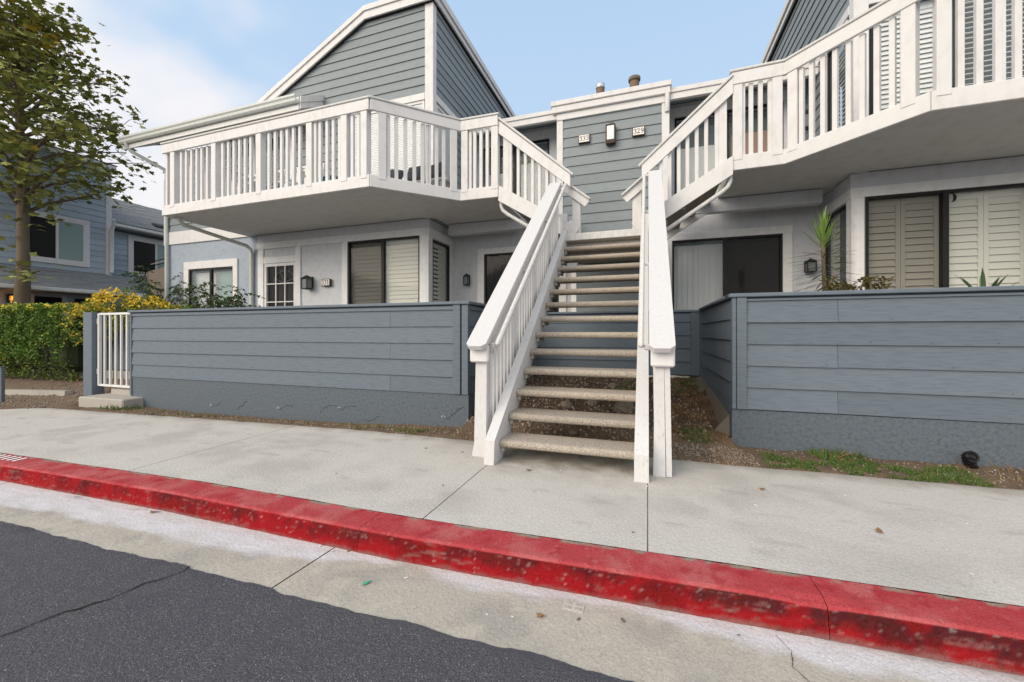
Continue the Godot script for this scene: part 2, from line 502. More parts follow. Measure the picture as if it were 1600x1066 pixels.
func nn(x: float, y: float, f: float, o := 0.0) -> float: return nz.get_noise_3d(x * f, o, y * f)

func mix3(a: Color, b: Color, t: float) -> Color: return a.lerp(b, clampf(t, 0.0, 1.0))

func walk_color(x: float, z: float) -> Color:
	var c := Color(0.57, 0.55, 0.515)
	c = mix3(c, Color(0.485, 0.462, 0.43), smoothstep(-0.1, 0.45, nn(x, z * 1.6, 0.8, 3.0)))
	c = mix3(c, Color(0.59, 0.57, 0.535), smoothstep(0.05, 0.5, nn(x, z, 1.7, 9.0)) * 0.8)
	c = mix3(c, Color(0.42, 0.40, 0.375), smoothstep(0.30, 0.55, nn(x * 0.6, z * 2.0, 3.0, 14.0)) * 0.7)
	# grime where soil washes over the back edge
	var back := -3.56 - z
	c = mix3(c, Color(0.29, 0.26, 0.22), smoothstep(-0.22, -0.0, back + nn(x, z, 4.0, 20.0) * 0.12) * 0.6)
	# darker patch below the first tread
	var dx := (x - AX) / 0.8; var dz := (z + 3.2) / 0.35
	c = mix3(c, Color(0.30, 0.275, 0.24), exp(-dx * dx * dx * dx - dz * dz) * (0.55 + nn(x, z, 5.0, 33.0)))
	# light cement haze towards the kerb
	c = mix3(c, Color(0.58, 0.57, 0.54), smoothstep(-2.3, -2.0, z) * 0.35)
	return c

func ground_and_street() -> void:
	var g := part(self, "ground", sheet(-300.0, 300.0, 4, func(_x): return [-300.0, 300.0], 4, func(_x, _z, _t): return -0.42, func(_x, _z, _t): return Color(0.16, 0.15, 0.13)), M.soil)
	structure(g)
	# asphalt, with a ragged edge where it meets the gutter
	var edge := func(x: float) -> float: return -1.395 - 0.020 * clampf(x, -3, 3) + nn(x, 0.0, 2.0, 5.0) * 0.022 + nn(x, 0.0, 14.0, 6.0) * 0.008
	var rc := func(x: float, z: float, _t: float) -> Color:
		var k := 1.0 + nn(x, z, 0.9, 1.0) * 0.25 + nn(x, z, 3.5, 2.0) * 0.22
		var c := Color(1.24, 1.25, 1.33) * k
		c = mix3(c, Color(1.9, 1.9, 1.95), smoothstep(0.22, 0.5, nn(x * 0.5, z * 1.5, 1.8, 40.0)) * 0.35)
		c = mix3(c, Color(0.78, 0.78, 0.82), smoothstep(0.05, 0.4, nn(x, z, 0.7, 41.0)) * 0.7)
		c = mix3(c, Color(1.75, 1.72, 1.68), smoothstep(0.30, 0.55, nn(x, z, 5.0, 42.0)) * 0.4)
		c = mix3(c, Color(0.55, 0.55, 0.57), smoothstep(0.10, 0.0, edge.call(x) * -1.0 + z * 1.0 - 0.0) * 0.5)
		return c
	var st_near := func(x: float, z: float, _t: float) -> float: return -0.108 + grade(x) - 0.012 * clampf(z + 1.4, 0.0, 8.0) + nn(x, z, 6.0, 8.0) * 0.002
	var road := Node3D.new(); road.name = "road"; add_child(road); structure(road)
	part(road, "asphalt", sheet(-9.0, 5.0, 560, func(x): return [edge.call(x), 1.2], 100, st_near, rc), M.road)
	part(road, "asphalt", sheet(-60.0, -9.0, 20, func(_x): return [-1.42, 12.0], 12, st_near, rc), M.road)
	part(road, "asphalt", sheet(5.0, 60.0, 20, func(_x): return [-1.42, 12.0], 12, st_near, rc), M.road)
	part(road, "asphalt", sheet(-9.0, 5.0, 20, func(_x): return [1.2, 12.0], 12, st_near, rc), M.road)
	# cracks in the asphalt
	part(road, "crack", ribbon([Vector2(-2.14, -1.365), Vector2(-2.13, -1.32), Vector2(-2.20, -1.20), Vector2(-2.22, -1.09), Vector2(-2.29, -0.97), Vector2(-2.33, -0.86), Vector2(-2.42, -0.72)], 0.011, 3, func(x, z): return st_near.call(x, z, 0.0) + 0.004), M.crack)
	# concrete gutter pan
	var pan := Node3D.new(); pan.name = "gutter_pan"; add_child(pan); structure(pan)
	var py := func(x: float, z: float, _t: float) -> float: return -0.126 + grade(x) + 0.05 * clampf(z + 1.82, -0.1, 0.9) * 0.6 + nn(x, z, 5.0, 18.0) * 0.001
	var pc := func(x: float, z: float, _t: float) -> Color:
		var d := -z - 1.39
		var c := Color(0.48, 0.45, 0.395)
		c = mix3(c, Color(0.40, 0.38, 0.345), smoothstep(0.0, 0.5, nn(x, z, 2.2, 51.0)))
		c = mix3(c, Color(0.54, 0.50, 0.43), smoothstep(0.1, 0.5, nn(x, z, 6.0, 52.0)) * 0.7)
		# lime and mineral film left by standing water along the kerb, wider to the left
		var wide := 0.12 + 0.19 * smoothstep(-0.9, -2.4, x) + nn(x, 0.0, 1.3, 53.0) * 0.07
		var film := smoothstep(0.44 - wide - 0.03, 0.44 - wide + 0.03, d + nn(x * 0.6, z * 2.0, 4.0, 54.0) * 0.055)
		film *= 0.85 + 0.4 * nn(x * 0.7, z * 3.0, 5.0, 55.0)
		c = mix3(c, Color(0.70, 0.70, 0.735), film * 0.92)
		var stain := smoothstep(0.26, 0.42, nn(x * 0.5, z * 2.5, 4.5, 56.0)) * smoothstep(-2.2, -3.0, x) * smoothstep(0.30, 0.36, d)
		c = mix3(c, Color(0.13, 0.13, 0.13), stain * 0.8)
		c = mix3(c, Color(0.22, 0.20, 0.18), smoothstep(0.43, 0.46, d + nn(x, z, 9.0, 57.0) * 0.02) * 0.6)
		return c
	var gj := [-9.0, -4.9, -1.62, 2.0, 5.0]
	for i in gj.size() - 1:
		var a: float = gj[i] + 0.004; var b: float = gj[i + 1] - 0.004
		part(pan, "gutter_slab", sheet(a, b, int((b - a) / 0.016), func(x): return [kerb_z(x) + 0.12, -1.33], 34, py, pc), M.walk)
	part(pan, "gutter_slab", sheet(-60.0, -9.0, 20, func(_x): return [-1.83, -1.33], 3, py, pc), M.walk)
	part(pan, "gutter_slab", sheet(5.0, 60.0, 20, func(_x): return [-2.0, -1.33], 3, py, pc), M.walk)
	part(pan, "crack", ribbon([Vector2(0.47, -1.80), Vector2(0.50, -1.72), Vector2(0.48, -1.64), Vector2(0.53, -1.55), Vector2(0.52, -1.46), Vector2(0.56, -1.38)], 0.003, 4, func(x, z): return py.call(x, z, 0.0) + 0.003), M.crack)
	kerb()
	# pavement slabs
	var sw := Node3D.new(); sw.name = "sidewalk"; add_child(sw); structure(sw)
	var back := func(x: float) -> float: return -3.56 - 0.03 * clampf(x - 0.5, 0, 3) + 0.34 * smoothstep(-8.7, -9.6, x) + nn(x, 0.0, 3.0, 60.0) * 0.02
	var sy := func(x: float, z: float, t: float) -> float: return grade(x) + 0.006 * (-1.97 - z) + nn(x, z, 1.5, 61.0) * 0.003 - (0.012 if t > 0.999 else 0.0)
	var sc := func(x: float, z: float, _t: float) -> Color: return walk_color(x, z)
	var sj := [-16.0, -11.4, -8.95, -6.4, -3.8, -1.2, 0.0, 3.6, 6.2]
	for i in sj.size() - 1:
		var a: float = sj[i] + 0.0032; var b: float = sj[i + 1] - 0.0032
		part(sw, "pavement_slab", sheet(a, b, int((b - a) / 0.035), func(x): return [kerb_z(x) - 0.004, back.call(x)], 46, sy, sc), M.walk)
		if i > 0:
			var x0: float = sj[i]
			part(sw, "joint", hexa([Vector3(x0 - 0.006, grade(x0) - 0.05, -3.6), Vector3(x0 + 0.006, grade(x0) - 0.05, -3.6), Vector3(x0 + 0.006, grade(x0) - 0.05, -1.99), Vector3(x0 - 0.006, grade(x0) - 0.05, -1.99)],
				[Vector3(x0 - 0.006, grade(x0) + 0.0078, -3.6), Vector3(x0 + 0.006, grade(x0) + 0.0078, -3.6), Vector3(x0 + 0.006, grade(x0) - 0.0018, -1.99), Vector3(x0 - 0.006, grade(x0) - 0.0018, -1.99)]), M.joint)
	part(sw, "pavement_slab", sheet(-60.0, -16.0, 12, func(_x): return [-1.86, -3.3], 3, sy, sc), M.walk)
	part(sw, "pavement_slab", sheet(6.2, 60.0, 12, func(_x): return [-2.08, -3.6], 3, sy, sc), M.walk)
	# soil: planting strips, the bank under the stair, the bank at the hedge
	var soil_y := func(x: float, z: float, _t: float) -> float: return soil_h(x, z)
	var soil_c := func(x: float, z: float, _t: float) -> Color:
		var c := Color(0.135, 0.10, 0.075)
		c = mix3(c, Color(0.22, 0.165, 0.12), smoothstep(0.0, 0.45, nn(x, z, 2.5, 70.0)))
		c = mix3(c, Color(0.075, 0.06, 0.045), smoothstep(0.1, 0.5, nn(x, z, 4.0, 71.0)))
		if x > 0.1 and x < 0.9: c = mix3(c, Color(0.28, 0.155, 0.08), smoothstep(-0.2, 0.3, nn(x, z, 2.0, 72.0)) * 0.8)
		if x < -8.9: c = mix3(c, Color(0.36, 0.27, 0.20), 0.6)
		elif z > -4.2: c = mix3(c, Color(0.36, 0.265, 0.18), 0.45 + 0.3 * nn(x, z, 3.0, 73.0))
		return c
	var soil := part(self, "soil", sheet(-24.0, 6.5, 480, func(_x): return [-3.2, -9.0], 110, soil_y, soil_c), M.soil)
	structure(soil)
	# patios behind the fences
	for p in [[-7.6, -2.0], [0.8, 6.4]]:
		var f := bb(self, "patio", M.concrete, p[0], p[1], 0.2, FLOOR1, -4.3 if p[0] > 0 or true else 0.0, -7.8)
		structure(f)
	structure(bb(self, "patio", M.concrete, -1.999, 0.799, 0.2, FLOOR1 - 0.004, -6.56, -7.8))
	# concrete footing sloping along the right fence
	var ft := part(self, "footing", hexa([Vector3(0.46, -0.1, -4.35), Vector3(0.735, -0.1, -4.22), Vector3(0.735, 0.1, -6.40), Vector3(0.50, 0.1, -6.30)], [Vector3(0.66, 0.10, -4.50), Vector3(0.735, 0.275, -4.26), Vector3(0.735, 0.42, -6.40), Vector3(0.62, 0.39, -6.25)]), M.rock)
	structure(ft)
	# low concrete edging in the bank at the far left
	var ed := part(self, "edging", prism([Vector3(-11.6, -0.2, -4.05), Vector3(-9.75, -0.2, -4.15), Vector3(-9.75, 0.02, -4.15), Vector3(-11.6, -0.03, -4.05)], Vector3(0, 0, -0.10)), M.concrete)
	structure(ed)
	# step in front of the gate
	var stp := part(self, "step", box_mesh(Vector3(1.06, 0.30, 0.50), 0.015), M.concrete, Transform3D(Basis(Vector3.UP, 0.03), Vector3(-8.12, -0.125, -4.10)))
	structure(stp)
	structure(bb(self, "step", M.concrete, -8.55, -7.92, -0.1, 0.11, -4.2, -4.9, 0.01))

func soil_h(x: float, z: float) -> float:
	var d := -3.55 - z
	var base := grade(x) - 0.035
	var n := nn(x, z, 3.0, 80.0) * 0.018 + nn(x, z, 11.0, 81.0) * 0.010
	if x < -8.7:
		var e := -3.25 - z
		var k := smoothstep(-8.7, -9.3, x)
		var rise := grade(x) - 0.03 + smoothstep(0.0, 2.2, e) * 0.27
		if d < 0.0: return lerpf(base, rise, k) + n * k
		return lerpf(base + 0.05 * smoothstep(0.0, 0.25, d), rise, k) + n
	if d < -0.02: return base
	var h := base + smoothstep(-0.02, 0.10, d) * 0.033
	if x > -1.95 and x < 0.78:
		return h + clampf(d - 0.05, 0.0, 3.0) * 0.145 + n * 1.4
	if x < -1.9: return h - smoothstep(0.05, 0.5, d) * (0.035 + 0.05 * smoothstep(-2.2, -3.6, x) * smoothstep(-8.0, -5.5, x)) + n * 0.7
	return h + smoothstep(0.0, 0.5, d) * 0.008 + n * 0.8

func ribbon(pts: Array, w: float, sub: int, yf: Callable) -> ArrayMesh:
	var st := start()
	var fine := []
	for i in pts.size() - 1:
		for k in sub: fine.append(pts[i].lerp(pts[i + 1], float(k) / sub) + Vector2(rng.randf_range(-1, 1), rng.randf_range(-1, 1)) * w * 0.7)
	fine.append(pts[-1])
	var lp; var rp
	for i in fine.size():
		var t: Vector2 = (fine[mini(i + 1, fine.size() - 1)] - fine[maxi(i - 1, 0)]).normalized()
		var n := Vector2(-t.y, t.x) * w * rng.randf_range(0.25, 1.0) * 0.5
		var a := Vector3(fine[i].x + n.x, 0, fine[i].y + n.y); a.y = yf.call(a.x, a.z)
		var b := Vector3(fine[i].x - n.x, 0, fine[i].y - n.y); b.y = yf.call(b.x, b.z)
		if i > 0: quad(st, lp, rp, b, a, (a + rp) * 0.5 - Vector3.UP)
		lp = a; rp = b
	return done(st)

func kerb() -> void:
	var k := Node3D.new(); k.name = "kerb"; add_child(k); structure(k)
	# profile from the back of the top to the foot: offset towards the street, height
	var prof := []
	for i in 12: prof.append(Vector2(0.0 + 0.178 * i / 11.0, 0.0))
	for i in 5:
		var a := PI * 0.5 * (i + 1) / 5.0
		prof.append(Vector2(0.178 + 0.020 * sin(a), -0.020 * (1.0 - cos(a))))
	for i in 12: prof.append(Vector2(0.198 + 0.014 * (i + 1) / 12.0, -0.020 - 0.125 * (i + 1) / 12.0))
	var joints := [-60.0, -16.0, -9.0, -6.4, -3.32, -1.47, 0.66, 3.6, 6.2, 60.0]
	for s in joints.size() - 1:
		var a: float = joints[s] + 0.0012; var b: float = joints[s + 1] - 0.0012
		var n := int((b - a) / 0.010) if b - a < 4.0 else 30
		var vs := PackedVector3Array(); var cs := PackedColorArray(); var ix := PackedInt32Array(); var ns := PackedVector3Array()
		for i in n + 1:
			var x := a + (b - a) * i / n
			for j in prof.size():
				var p: Vector2 = prof[j]
				var u := p.x - p.y * 1.0
				var bump := nn(x, u, 7.0, 90.0) * 0.003 + nn(x, u, 22.0, 91.0) * 0.0018
				# a broken arris near the right joint
				var chip := exp(-pow((x - 0.62) / 0.10, 2.0)) * (1.0 if j > 9 and j < 22 else 0.0) * (0.012 + 0.012 * nn(x, u, 14.0, 104.0))
				var lip := nn(x, 0.0, 9.0, 92.0) * 0.006 if j == 0 else 0.0
				vs.append(Vector3(x, grade(x) + p.y + bump - chip, kerb_z(x) + p.x + lip + bump - chip * 0.5))
				var c: Color
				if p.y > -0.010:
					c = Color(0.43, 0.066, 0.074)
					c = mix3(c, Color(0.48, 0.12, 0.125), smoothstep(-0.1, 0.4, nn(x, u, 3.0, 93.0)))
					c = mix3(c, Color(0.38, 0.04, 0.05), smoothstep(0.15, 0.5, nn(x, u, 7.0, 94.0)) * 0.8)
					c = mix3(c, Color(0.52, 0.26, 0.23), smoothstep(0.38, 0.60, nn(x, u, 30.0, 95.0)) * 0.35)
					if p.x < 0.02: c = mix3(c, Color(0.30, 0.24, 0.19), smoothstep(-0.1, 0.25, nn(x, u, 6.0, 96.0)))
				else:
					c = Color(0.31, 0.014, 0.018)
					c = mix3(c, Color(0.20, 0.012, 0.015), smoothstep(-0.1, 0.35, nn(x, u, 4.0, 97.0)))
					# tyre black and dirt under the arris, heavier towards the right
					var band := smoothstep(-0.095, -0.03, p.y + nn(x, u * 0.5, 5.0, 98.0) * 0.05 + nn(x, u, 30.0, 105.0) * 0.02 + 0.016 * smoothstep(0.0, 1.2, x))
					var dirt := band * smoothstep(-0.22, 0.22, nn(x, u * 0.3, 2.6, 99.0) + nn(x, u, 18.0, 106.0) * 0.3 + 0.30 * smoothstep(-0.2, 1.2, x))
					c = mix3(c, Color(0.05, 0.018, 0.020), dirt * lerpf(0.58, 0.85, smoothstep(-0.8, 0.8, x)))
					c = mix3(c, Color(0.42, 0.34, 0.33), smoothstep(0.16, 0.50, nn(x + u * 0.8, u * 0.9, 46.0, 107.0)) * smoothstep(0.0, 0.4, nn(x, u, 13.0, 108.0)) * smoothstep(0.25, 0.8, dirt + band * 0.25) * 0.42)
					# paint rubbed through to the concrete
					var rub := smoothstep(0.24, 0.52, nn(x * 0.35, u * 1.4, 22.0, 100.0) * 0.75 + nn(x, u, 2.5, 101.0) * 0.55) * smoothstep(-0.125, -0.08, p.y + 0.0)
					c = mix3(c, Color(0.27, 0.13, 0.12), rub * 0.6)
					c = mix3(c, Color(0.55, 0.50, 0.48), smoothstep(0.40, 0.60, nn(x * 0.5, u, 44.0, 102.0)) * 0.28)
					c = mix3(c, Color(0.24, 0.13, 0.12), smoothstep(-0.100, -0.130, p.y + nn(x, u, 10.0, 103.0) * 0.02) * 0.8)
				cs.append(c)
		var m := prof.size()
		for i in n:
			for j in m - 1:
				var q := i * m + j
				ix.append_array([q, q + 1, q + m, q + m, q + 1, q + m + 1])
		ns.resize(vs.size())
		for t in range(0, ix.size(), 3):
			var nrm := (vs[ix[t + 1]] - vs[ix[t]]).cross(vs[ix[t + 2]] - vs[ix[t]])
			if nrm.y + nrm.z < 0.0: nrm = -nrm
			for q in 3: ns[ix[t + q]] += nrm
		for t in ns.size(): ns[t] = ns[t].normalized()
		for t in range(0, ix.size(), 3):
			var nrm := (vs[ix[t + 1]] - vs[ix[t]]).cross(vs[ix[t + 2]] - vs[ix[t]])
			if nrm.y + nrm.z > 0.0:
				var sw := ix[t + 1]; ix[t + 1] = ix[t + 2]; ix[t + 2] = sw
		var arr := []; arr.resize(Mesh.ARRAY_MAX)
		arr[Mesh.ARRAY_VERTEX] = vs; arr[Mesh.ARRAY_NORMAL] = ns; arr[Mesh.ARRAY_COLOR] = cs; arr[Mesh.ARRAY_INDEX] = ix
		var me := ArrayMesh.new(); me.add_surface_from_arrays(Mesh.PRIMITIVE_TRIANGLES, arr)
		part(k, "kerb_stone", me, M.kerb)
	# remains of white stencilled lettering on the kerb top at the far left
	for i in 6:
		var x := -5.55 + 0.085 * i
		part(k, "stencil_stroke", prism([Vector3(x, grade(x) + 0.0045, kerb_z(x) + 0.03), Vector3(x + 0.03, grade(x) + 0.0045, kerb_z(x) + 0.03), Vector3(x + 0.045, grade(x) + 0.0045, kerb_z(x) + 0.12), Vector3(x + 0.015, grade(x) + 0.0045, kerb_z(x) + 0.12)], Vector3(0, 0.001, 0)), M.chip)

# ================================================================ the apartment building
func window(parent: Node3D, F: Transform3D, x0: float, x1: float, y0: float, y1: float, kind: String, panes: int, label := "") -> Node3D:
	# black metal frame recessed in its casing; panes side by side
	var w := group_node(parent, "window")
	if label != "": w.set_meta("label", label)
	var t := 0.035
	fb(w, "frame", M.black, F, x0, x1, y1 - t, y1, -0.05, 0.012)
	fb(w, "frame", M.black, F, x0, x1, y0, y0 + t, -0.05, 0.012)
	fb(w, "frame", M.black, F, x0, x0 + t, y0 + t, y1 - t, -0.05, 0.012)
	fb(w, "frame", M.black, F, x1 - t, x1, y0 + t, y1 - t, -0.05, 0.012)
	var pw := (x1 - x0) / panes
	for i in panes:
		var a := x0 + pw * i; var b := a + pw
		if i > 0: fb(w, "mullion", M.black, F, a - 0.03, a + 0.03, y0 + t, y1 - t, -0.045, 0.016)
		var m: Material = M.glass
		if kind == "shutters" and panes > 1 and i == 0: m = M.screen if x0 < 0.0 else M.screen_light
		if kind == "vertical" and i == panes - 1: m = M.screen
		if kind == "dark" or (kind == "vertical" and i == panes - 1): m = M.tint
		fb(w, "pane", m, F, a + (t if i == 0 else 0.03), b - (t if i == panes - 1 else 0.03), y0 + t, y1 - t, -0.022 - 0.006 * i, -0.018 - 0.006 * i)
	if kind == "one": return w
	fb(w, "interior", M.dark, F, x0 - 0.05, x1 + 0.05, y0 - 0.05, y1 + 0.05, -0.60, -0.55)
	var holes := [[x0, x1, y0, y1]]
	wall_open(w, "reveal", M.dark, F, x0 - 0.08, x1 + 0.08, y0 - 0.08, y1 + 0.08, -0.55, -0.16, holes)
	if kind == "vertical" or kind == "curtain":
		var n := int((x1 - x0) / 0.09)
		for i in n:
			var cx := x0 + (x1 - x0) * (i + 0.5) / n
			var cm: Material = M.curtain
			if kind == "curtain" and i > n / 2: cm = M.curtain_reflection_teal
			part(w, "blind_slat", box_mesh(Vector3(0.094, y1 - y0 - 0.12, 0.004)), cm, F * Transform3D(Basis(Vector3.UP, 0.16 + 0.05 * sin(i * 2.1)), Vector3(cx, (y0 + y1) * 0.5 - 0.02, -0.12)))
	return w

func shutter(w: Node3D, F: Transform3D, x0: float, x1: float, y0: float, y1: float, d: float, pitch: float, tilt: float, m: Material) -> void:
	var s := 0.05
	fb(w, "shutter_stile", m, F, x0, x0 + s, y0, y1, d - 0.012, d + 0.012)
	fb(w, "shutter_stile", m, F, x1 - s, x1, y0, y1, d - 0.012, d + 0.012)
	fb(w, "shutter_rail", m, F, x0 + s, x1 - s, y1 - 0.09, y1, d - 0.012, d + 0.012)
	fb(w, "shutter_rail", m, F, x0 + s, x1 - s, y0, y0 + 0.09, d - 0.012, d + 0.012)
	var n := int((y1 - y0 - 0.18) / pitch)
	for i in n:
		var y := y0 + 0.09 + (y1 - y0 - 0.18) * (i + 0.5) / n
		part(w, "louver", box_mesh(Vector3(x1 - x0 - 2.0 * s - 0.004, pitch * 1.06, 0.007)), m, F * Transform3D(Basis(Vector3.RIGHT, tilt + 0.03 * sin(i * 5.3 + x0)), Vector3((x0 + x1) * 0.5, y, d)))
	fb(w, "backing", M.dark, F, x0, x1, y0, y1, d - 0.09, d - 0.08)

func casing(parent: Node3D, F: Transform3D, x0: float, x1: float, y0: float, y1: float, wl: float, wr: float, wt: float, m: Material, d := 0.028, wb := 0.0) -> void:
	fb(parent, "casing", m, F, x0 - wl, x1 + wr, y1, y1 + wt, -0.03, d, 0.004)
	if wl > 0: fb(parent, "casing", m, F, x0 - wl, x0, y0, y1, -0.03, d, 0.004)
	if wr > 0: fb(parent, "casing", m, F, x1, x1 + wr, y0, y1, -0.03, d, 0.004)
	if wb > 0: fb(parent, "casing", m, F, x0 - wl, x1 + wr, y0 - wb, y0, -0.03, d + 0.012, 0.004)

func building() -> void:
	var B := thing("apartment_building", "two storey grey clapboard apartment block with white balconies behind the stair", "building", Vector3(AX, 0, ZK))
	var sid := [M.siding, M.siding_b, M.siding_c, M.siding]
	var W := Vector3(1, 0, 0)
	# ---------------- ground floor, left unit (stucco front with door and bay)
	var FB := facade(Vector3(0, 0, ZB), W)
	wall_open(B, "wall", M.stucco, FB, -11.55, -8.42, 0.2, 3.25, -0.16, 0.0, [[-10.66, -9.16, 1.3, 2.60]])
	wall_open(B, "wall", M.grey_wall, FB, -8.42, -4.0, 0.2, SOFFIT - 0.002, -0.16, -0.004, [[-8.2, -7.27, FLOOR1, 2.60], [-5.88, -4.17, 1.2, 2.93]])
	var w1 := window(B, FB, -10.66, -9.16, 1.3, 2.60, "curtain", 2)
	w1.set_meta("label", "window with vertical blinds")
	casing(B, FB, -10.66, -9.16, 1.3, 2.60, 0.17, 0.15, 0.18, M.white, 0.03, 0.1)
	# entrance surround
	fb(B, "header_board", M.trim, FB, -8.40, -4.0, 2.93, 3.07, -0.02, 0.034, 0.004)
	fb(B, "pilaster", M.trim, FB, -8.36, -8.20, FLOOR1, 2.93, -0.02, 0.03, 0.004)
	fb(B, "pilaster", M.trim, FB, -7.27, -7.13, FLOOR1, 2.93, -0.02, 0.03, 0.004)
	fb(B, "pilaster", M.trim, FB, -6.02, -5.88, FLOOR1, 2.93, -0.02, 0.03, 0.004)
	fb(B, "pilaster", M.trim, FB, -4.17, -4.0, FLOOR1, 2.93, -0.02, 0.03, 0.004)
	fb(B, "transom_board", M.trim, FB, -8.20, -7.27, 2.60, 2.74, -0.02, 0.028, 0.004)
	fb(B, "transom_panel", M.grey_wall, FB, -8.20, -7.27, 2.74, 2.93, -0.02, 0.004)
	fb(B, "beam_cover", M.grey_wall, FB, -8.40, -3.97, 3.07, SOFFIT - 0.004, -0.02, 0.012)
	# security door with a white grid in front of an arched-light entrance door
	var dr := group_node(B, "door"); dr.set_meta("label", "white gridded screen door")
	fb(dr, "frame", M.white, FB, -8.195, -8.13, FLOOR1, 2.595, -0.05, 0.012)
	fb(dr, "frame", M.white, FB, -7.335, -7.275, FLOOR1, 2.595, -0.05, 0.012)
	fb(dr, "frame", M.white, FB, -8.13, -7.335, 2.53, 2.595, -0.05, 0.012)
	for i in 2: fb(dr, "glazing_bar", M.white, FB, -7.872 + 0.265 * i, -7.85 + 0.265 * i, FLOOR1, 2.53, -0.02, 0.004)
	for i in 5: fb(dr, "glazing_bar", M.white, FB, -8.13, -7.335, 2.13 - 0.405 * i, 2.152 - 0.405 * i, -0.021, 0.0035)
	fb(dr, "screen", M.screen, FB, -8.13, -7.335, FLOOR1, 2.53, -0.034, -0.031)
	fb(dr, "door_leaf", M.door_in, FB, -8.2, -7.27, FLOOR1, 2.6, -0.155, -0.12)
	# fan light: spokes and arch
	for k in 4:
		var a := PI * (k + 0.5) / 4.0
		beam(dr, "fan_bar", M.grey_wall, FB * Vector3(-7.735, 2.17, -0.112), FB * Vector3(-7.735 + 0.30 * cos(a), 2.17 + 0.27 * sin(a), -0.112), 0.012, 0.014)
	var arch := []
	for k in 13: arch.append(FB * Vector3(-7.735 + 0.31 * cos(PI * k / 12.0), 2.17 + 0.28 * sin(PI * k / 12.0), -0.112))
	part(dr, "fan_arch", tube(arch, 0.012, 6), M.grey_wall)
	fb(dr, "fan_light", M.dark, FB, -8.03, -7.44, 2.16, 2.45, -0.121, -0.118)
	# left bay, front and side
	var w2 := window(B, FB, -5.88, -4.17, 1.2, 2.93, "shutters", 2, "bay window with tan louvred shutters, left pane screened")
	shutter(w2, FB, -5.84, -5.05, 1.22, 2.90, -0.09, 0.082, 1.30 - PI * 0.5, M.shutter)
	shutter(w2, FB, -5.00, -4.21, 1.22, 2.90, -0.09, 0.082, 1.30 - PI * 0.5, M.shutter)
	var FL := facade(Vector3(-4.0, 0, ZB), Vector3(0, 0, -1))
	wall_open(B, "wall", M.grey_wall, FL, 0.0, 1.04, 0.2, SOFFIT - 0.002, -0.16, -0.004, [[0.15, 0.86, 1.2, 2.88]])
	fb(B, "header_board", M.trim, FL, -0.034, 1.04, 2.90, 3.07, -0.02, 0.034, 0.004)
	fb(B, "pilaster", M.trim, FL, -0.030, 0.13, FLOOR1, 2.90, -0.02, 0.03, 0.004)
	fb(B, "pilaster", M.trim, FL, 0.88, 1.035, FLOOR1, 2.90, -0.02, 0.03, 0.004)
	fb(B, "beam_cover", M.grey_wall, FL, 0.0, 1.04, 3.07, SOFFIT - 0.004, -0.02, 0.012)
	var w3 := window(B, FL, 0.15, 0.86, 1.2, 2.88, "one", 1, "side light of the bay with louvred shutter")
	shutter(w3, FL, 0.17, 0.82, 1.22, 2.86, -0.09, 0.082, 1.30 - PI * 0.5, M.shutter)
	# ---------------- recessed wall with the two sliding doors
	var FK := facade(Vector3(0, 0, ZK), W)
	wall_open(B, "wall", M.grey_wall, FK, -4.16, -1.30, 0.2, SOFFIT - 0.002, -0.16, 0.0, [[-3.26, -1.66, FLOOR1, 2.70]])
	wall_open(B, "wall", M.grey_wall, FK, 0.08, 2.85, 0.2, SOFFIT - 0.002, -0.16, 0.0, [[0.42, 2.14, FLOOR1, 2.71]])
	wall_open(B, "wall", M.siding, FK, -1.299, 0.079, 0.2, LAND - 0.12, -0.16, 0.0, [])  # middle segment takes the darker siding colour in place of shade under the landing
	window(B, FK, -3.26, -1.66, FLOOR1 + 0.02, 2.70, "dark", 2, "dark sliding door beside the stair")
	casing(B, FK, -3.26, -1.66, FLOOR1, 2.70, 0.15, 0.15, 0.12, M.trim)
	window(B, FK, 0.42, 2.14, FLOOR1 + 0.02, 2.71, "vertical", 2, "sliding door with grey vertical blinds")
	casing(B, FK, 0.42, 2.14, FLOOR1, 2.71, 0.14, 0.14, 0.13, M.trim)
	for q in [[-3.84, -1.40], [0.18, 2.53]]: bb(B, "beam", M.grey_wall, q[0], q[1], 3.04, SOFFIT - 0.003, -7.45, -7.30)
	# ---------------- right bay, front and side
	wall_open(B, "wall", M.grey_wall, FB, 2.69, 9.0, 0.2, SOFFIT - 0.002, -0.16, -0.004, [[2.83, 4.53, 1.2, 2.91]])
	fb(B, "header_board", M.trim, FB, 2.66, 9.0, 2.91, 3.045, -0.02, 0.034, 0.004)
	fb(B, "pilaster", M.trim, FB, 2.66, 2.81, FLOOR1, 2.91, -0.02, 0.03, 0.004)
	fb(B, "pilaster", M.trim, FB, 4.55, 4.70, FLOOR1, 2.91, -0.02, 0.03, 0.004)
	fb(B, "beam_cover", M.grey_wall, FB, 2.66, 9.0, 3.045, SOFFIT - 0.004, -0.02, 0.012)
	var w4 := window(B, FB, 2.83, 4.53, 1.2, 2.91, "shutters", 2, "bay window with pale louvred shutters, left pane screened")
	for q in [[2.855, 3.25], [3.255, 3.655], [3.705, 4.10], [4.105, 4.505]]:
		shutter(w4, FB, q[0], q[1], 1.22, 2.88, -0.09, 0.088, 1.28 - PI * 0.5, M.shutter)
	var FR := facade(Vector3(2.69, 0, ZK), Vector3(0, 0, 1))
	wall_open(B, "wall", M.grey_wall, FR, 0.0, 1.04, 0.2, SOFFIT - 0.002, -0.16, -0.004, [[0.17, 0.90, 1.2, 2.88]])
	fb(B, "header_board", M.trim, FR, 0.0, 1.074, 2.90, 3.045, -0.02, 0.034, 0.004)
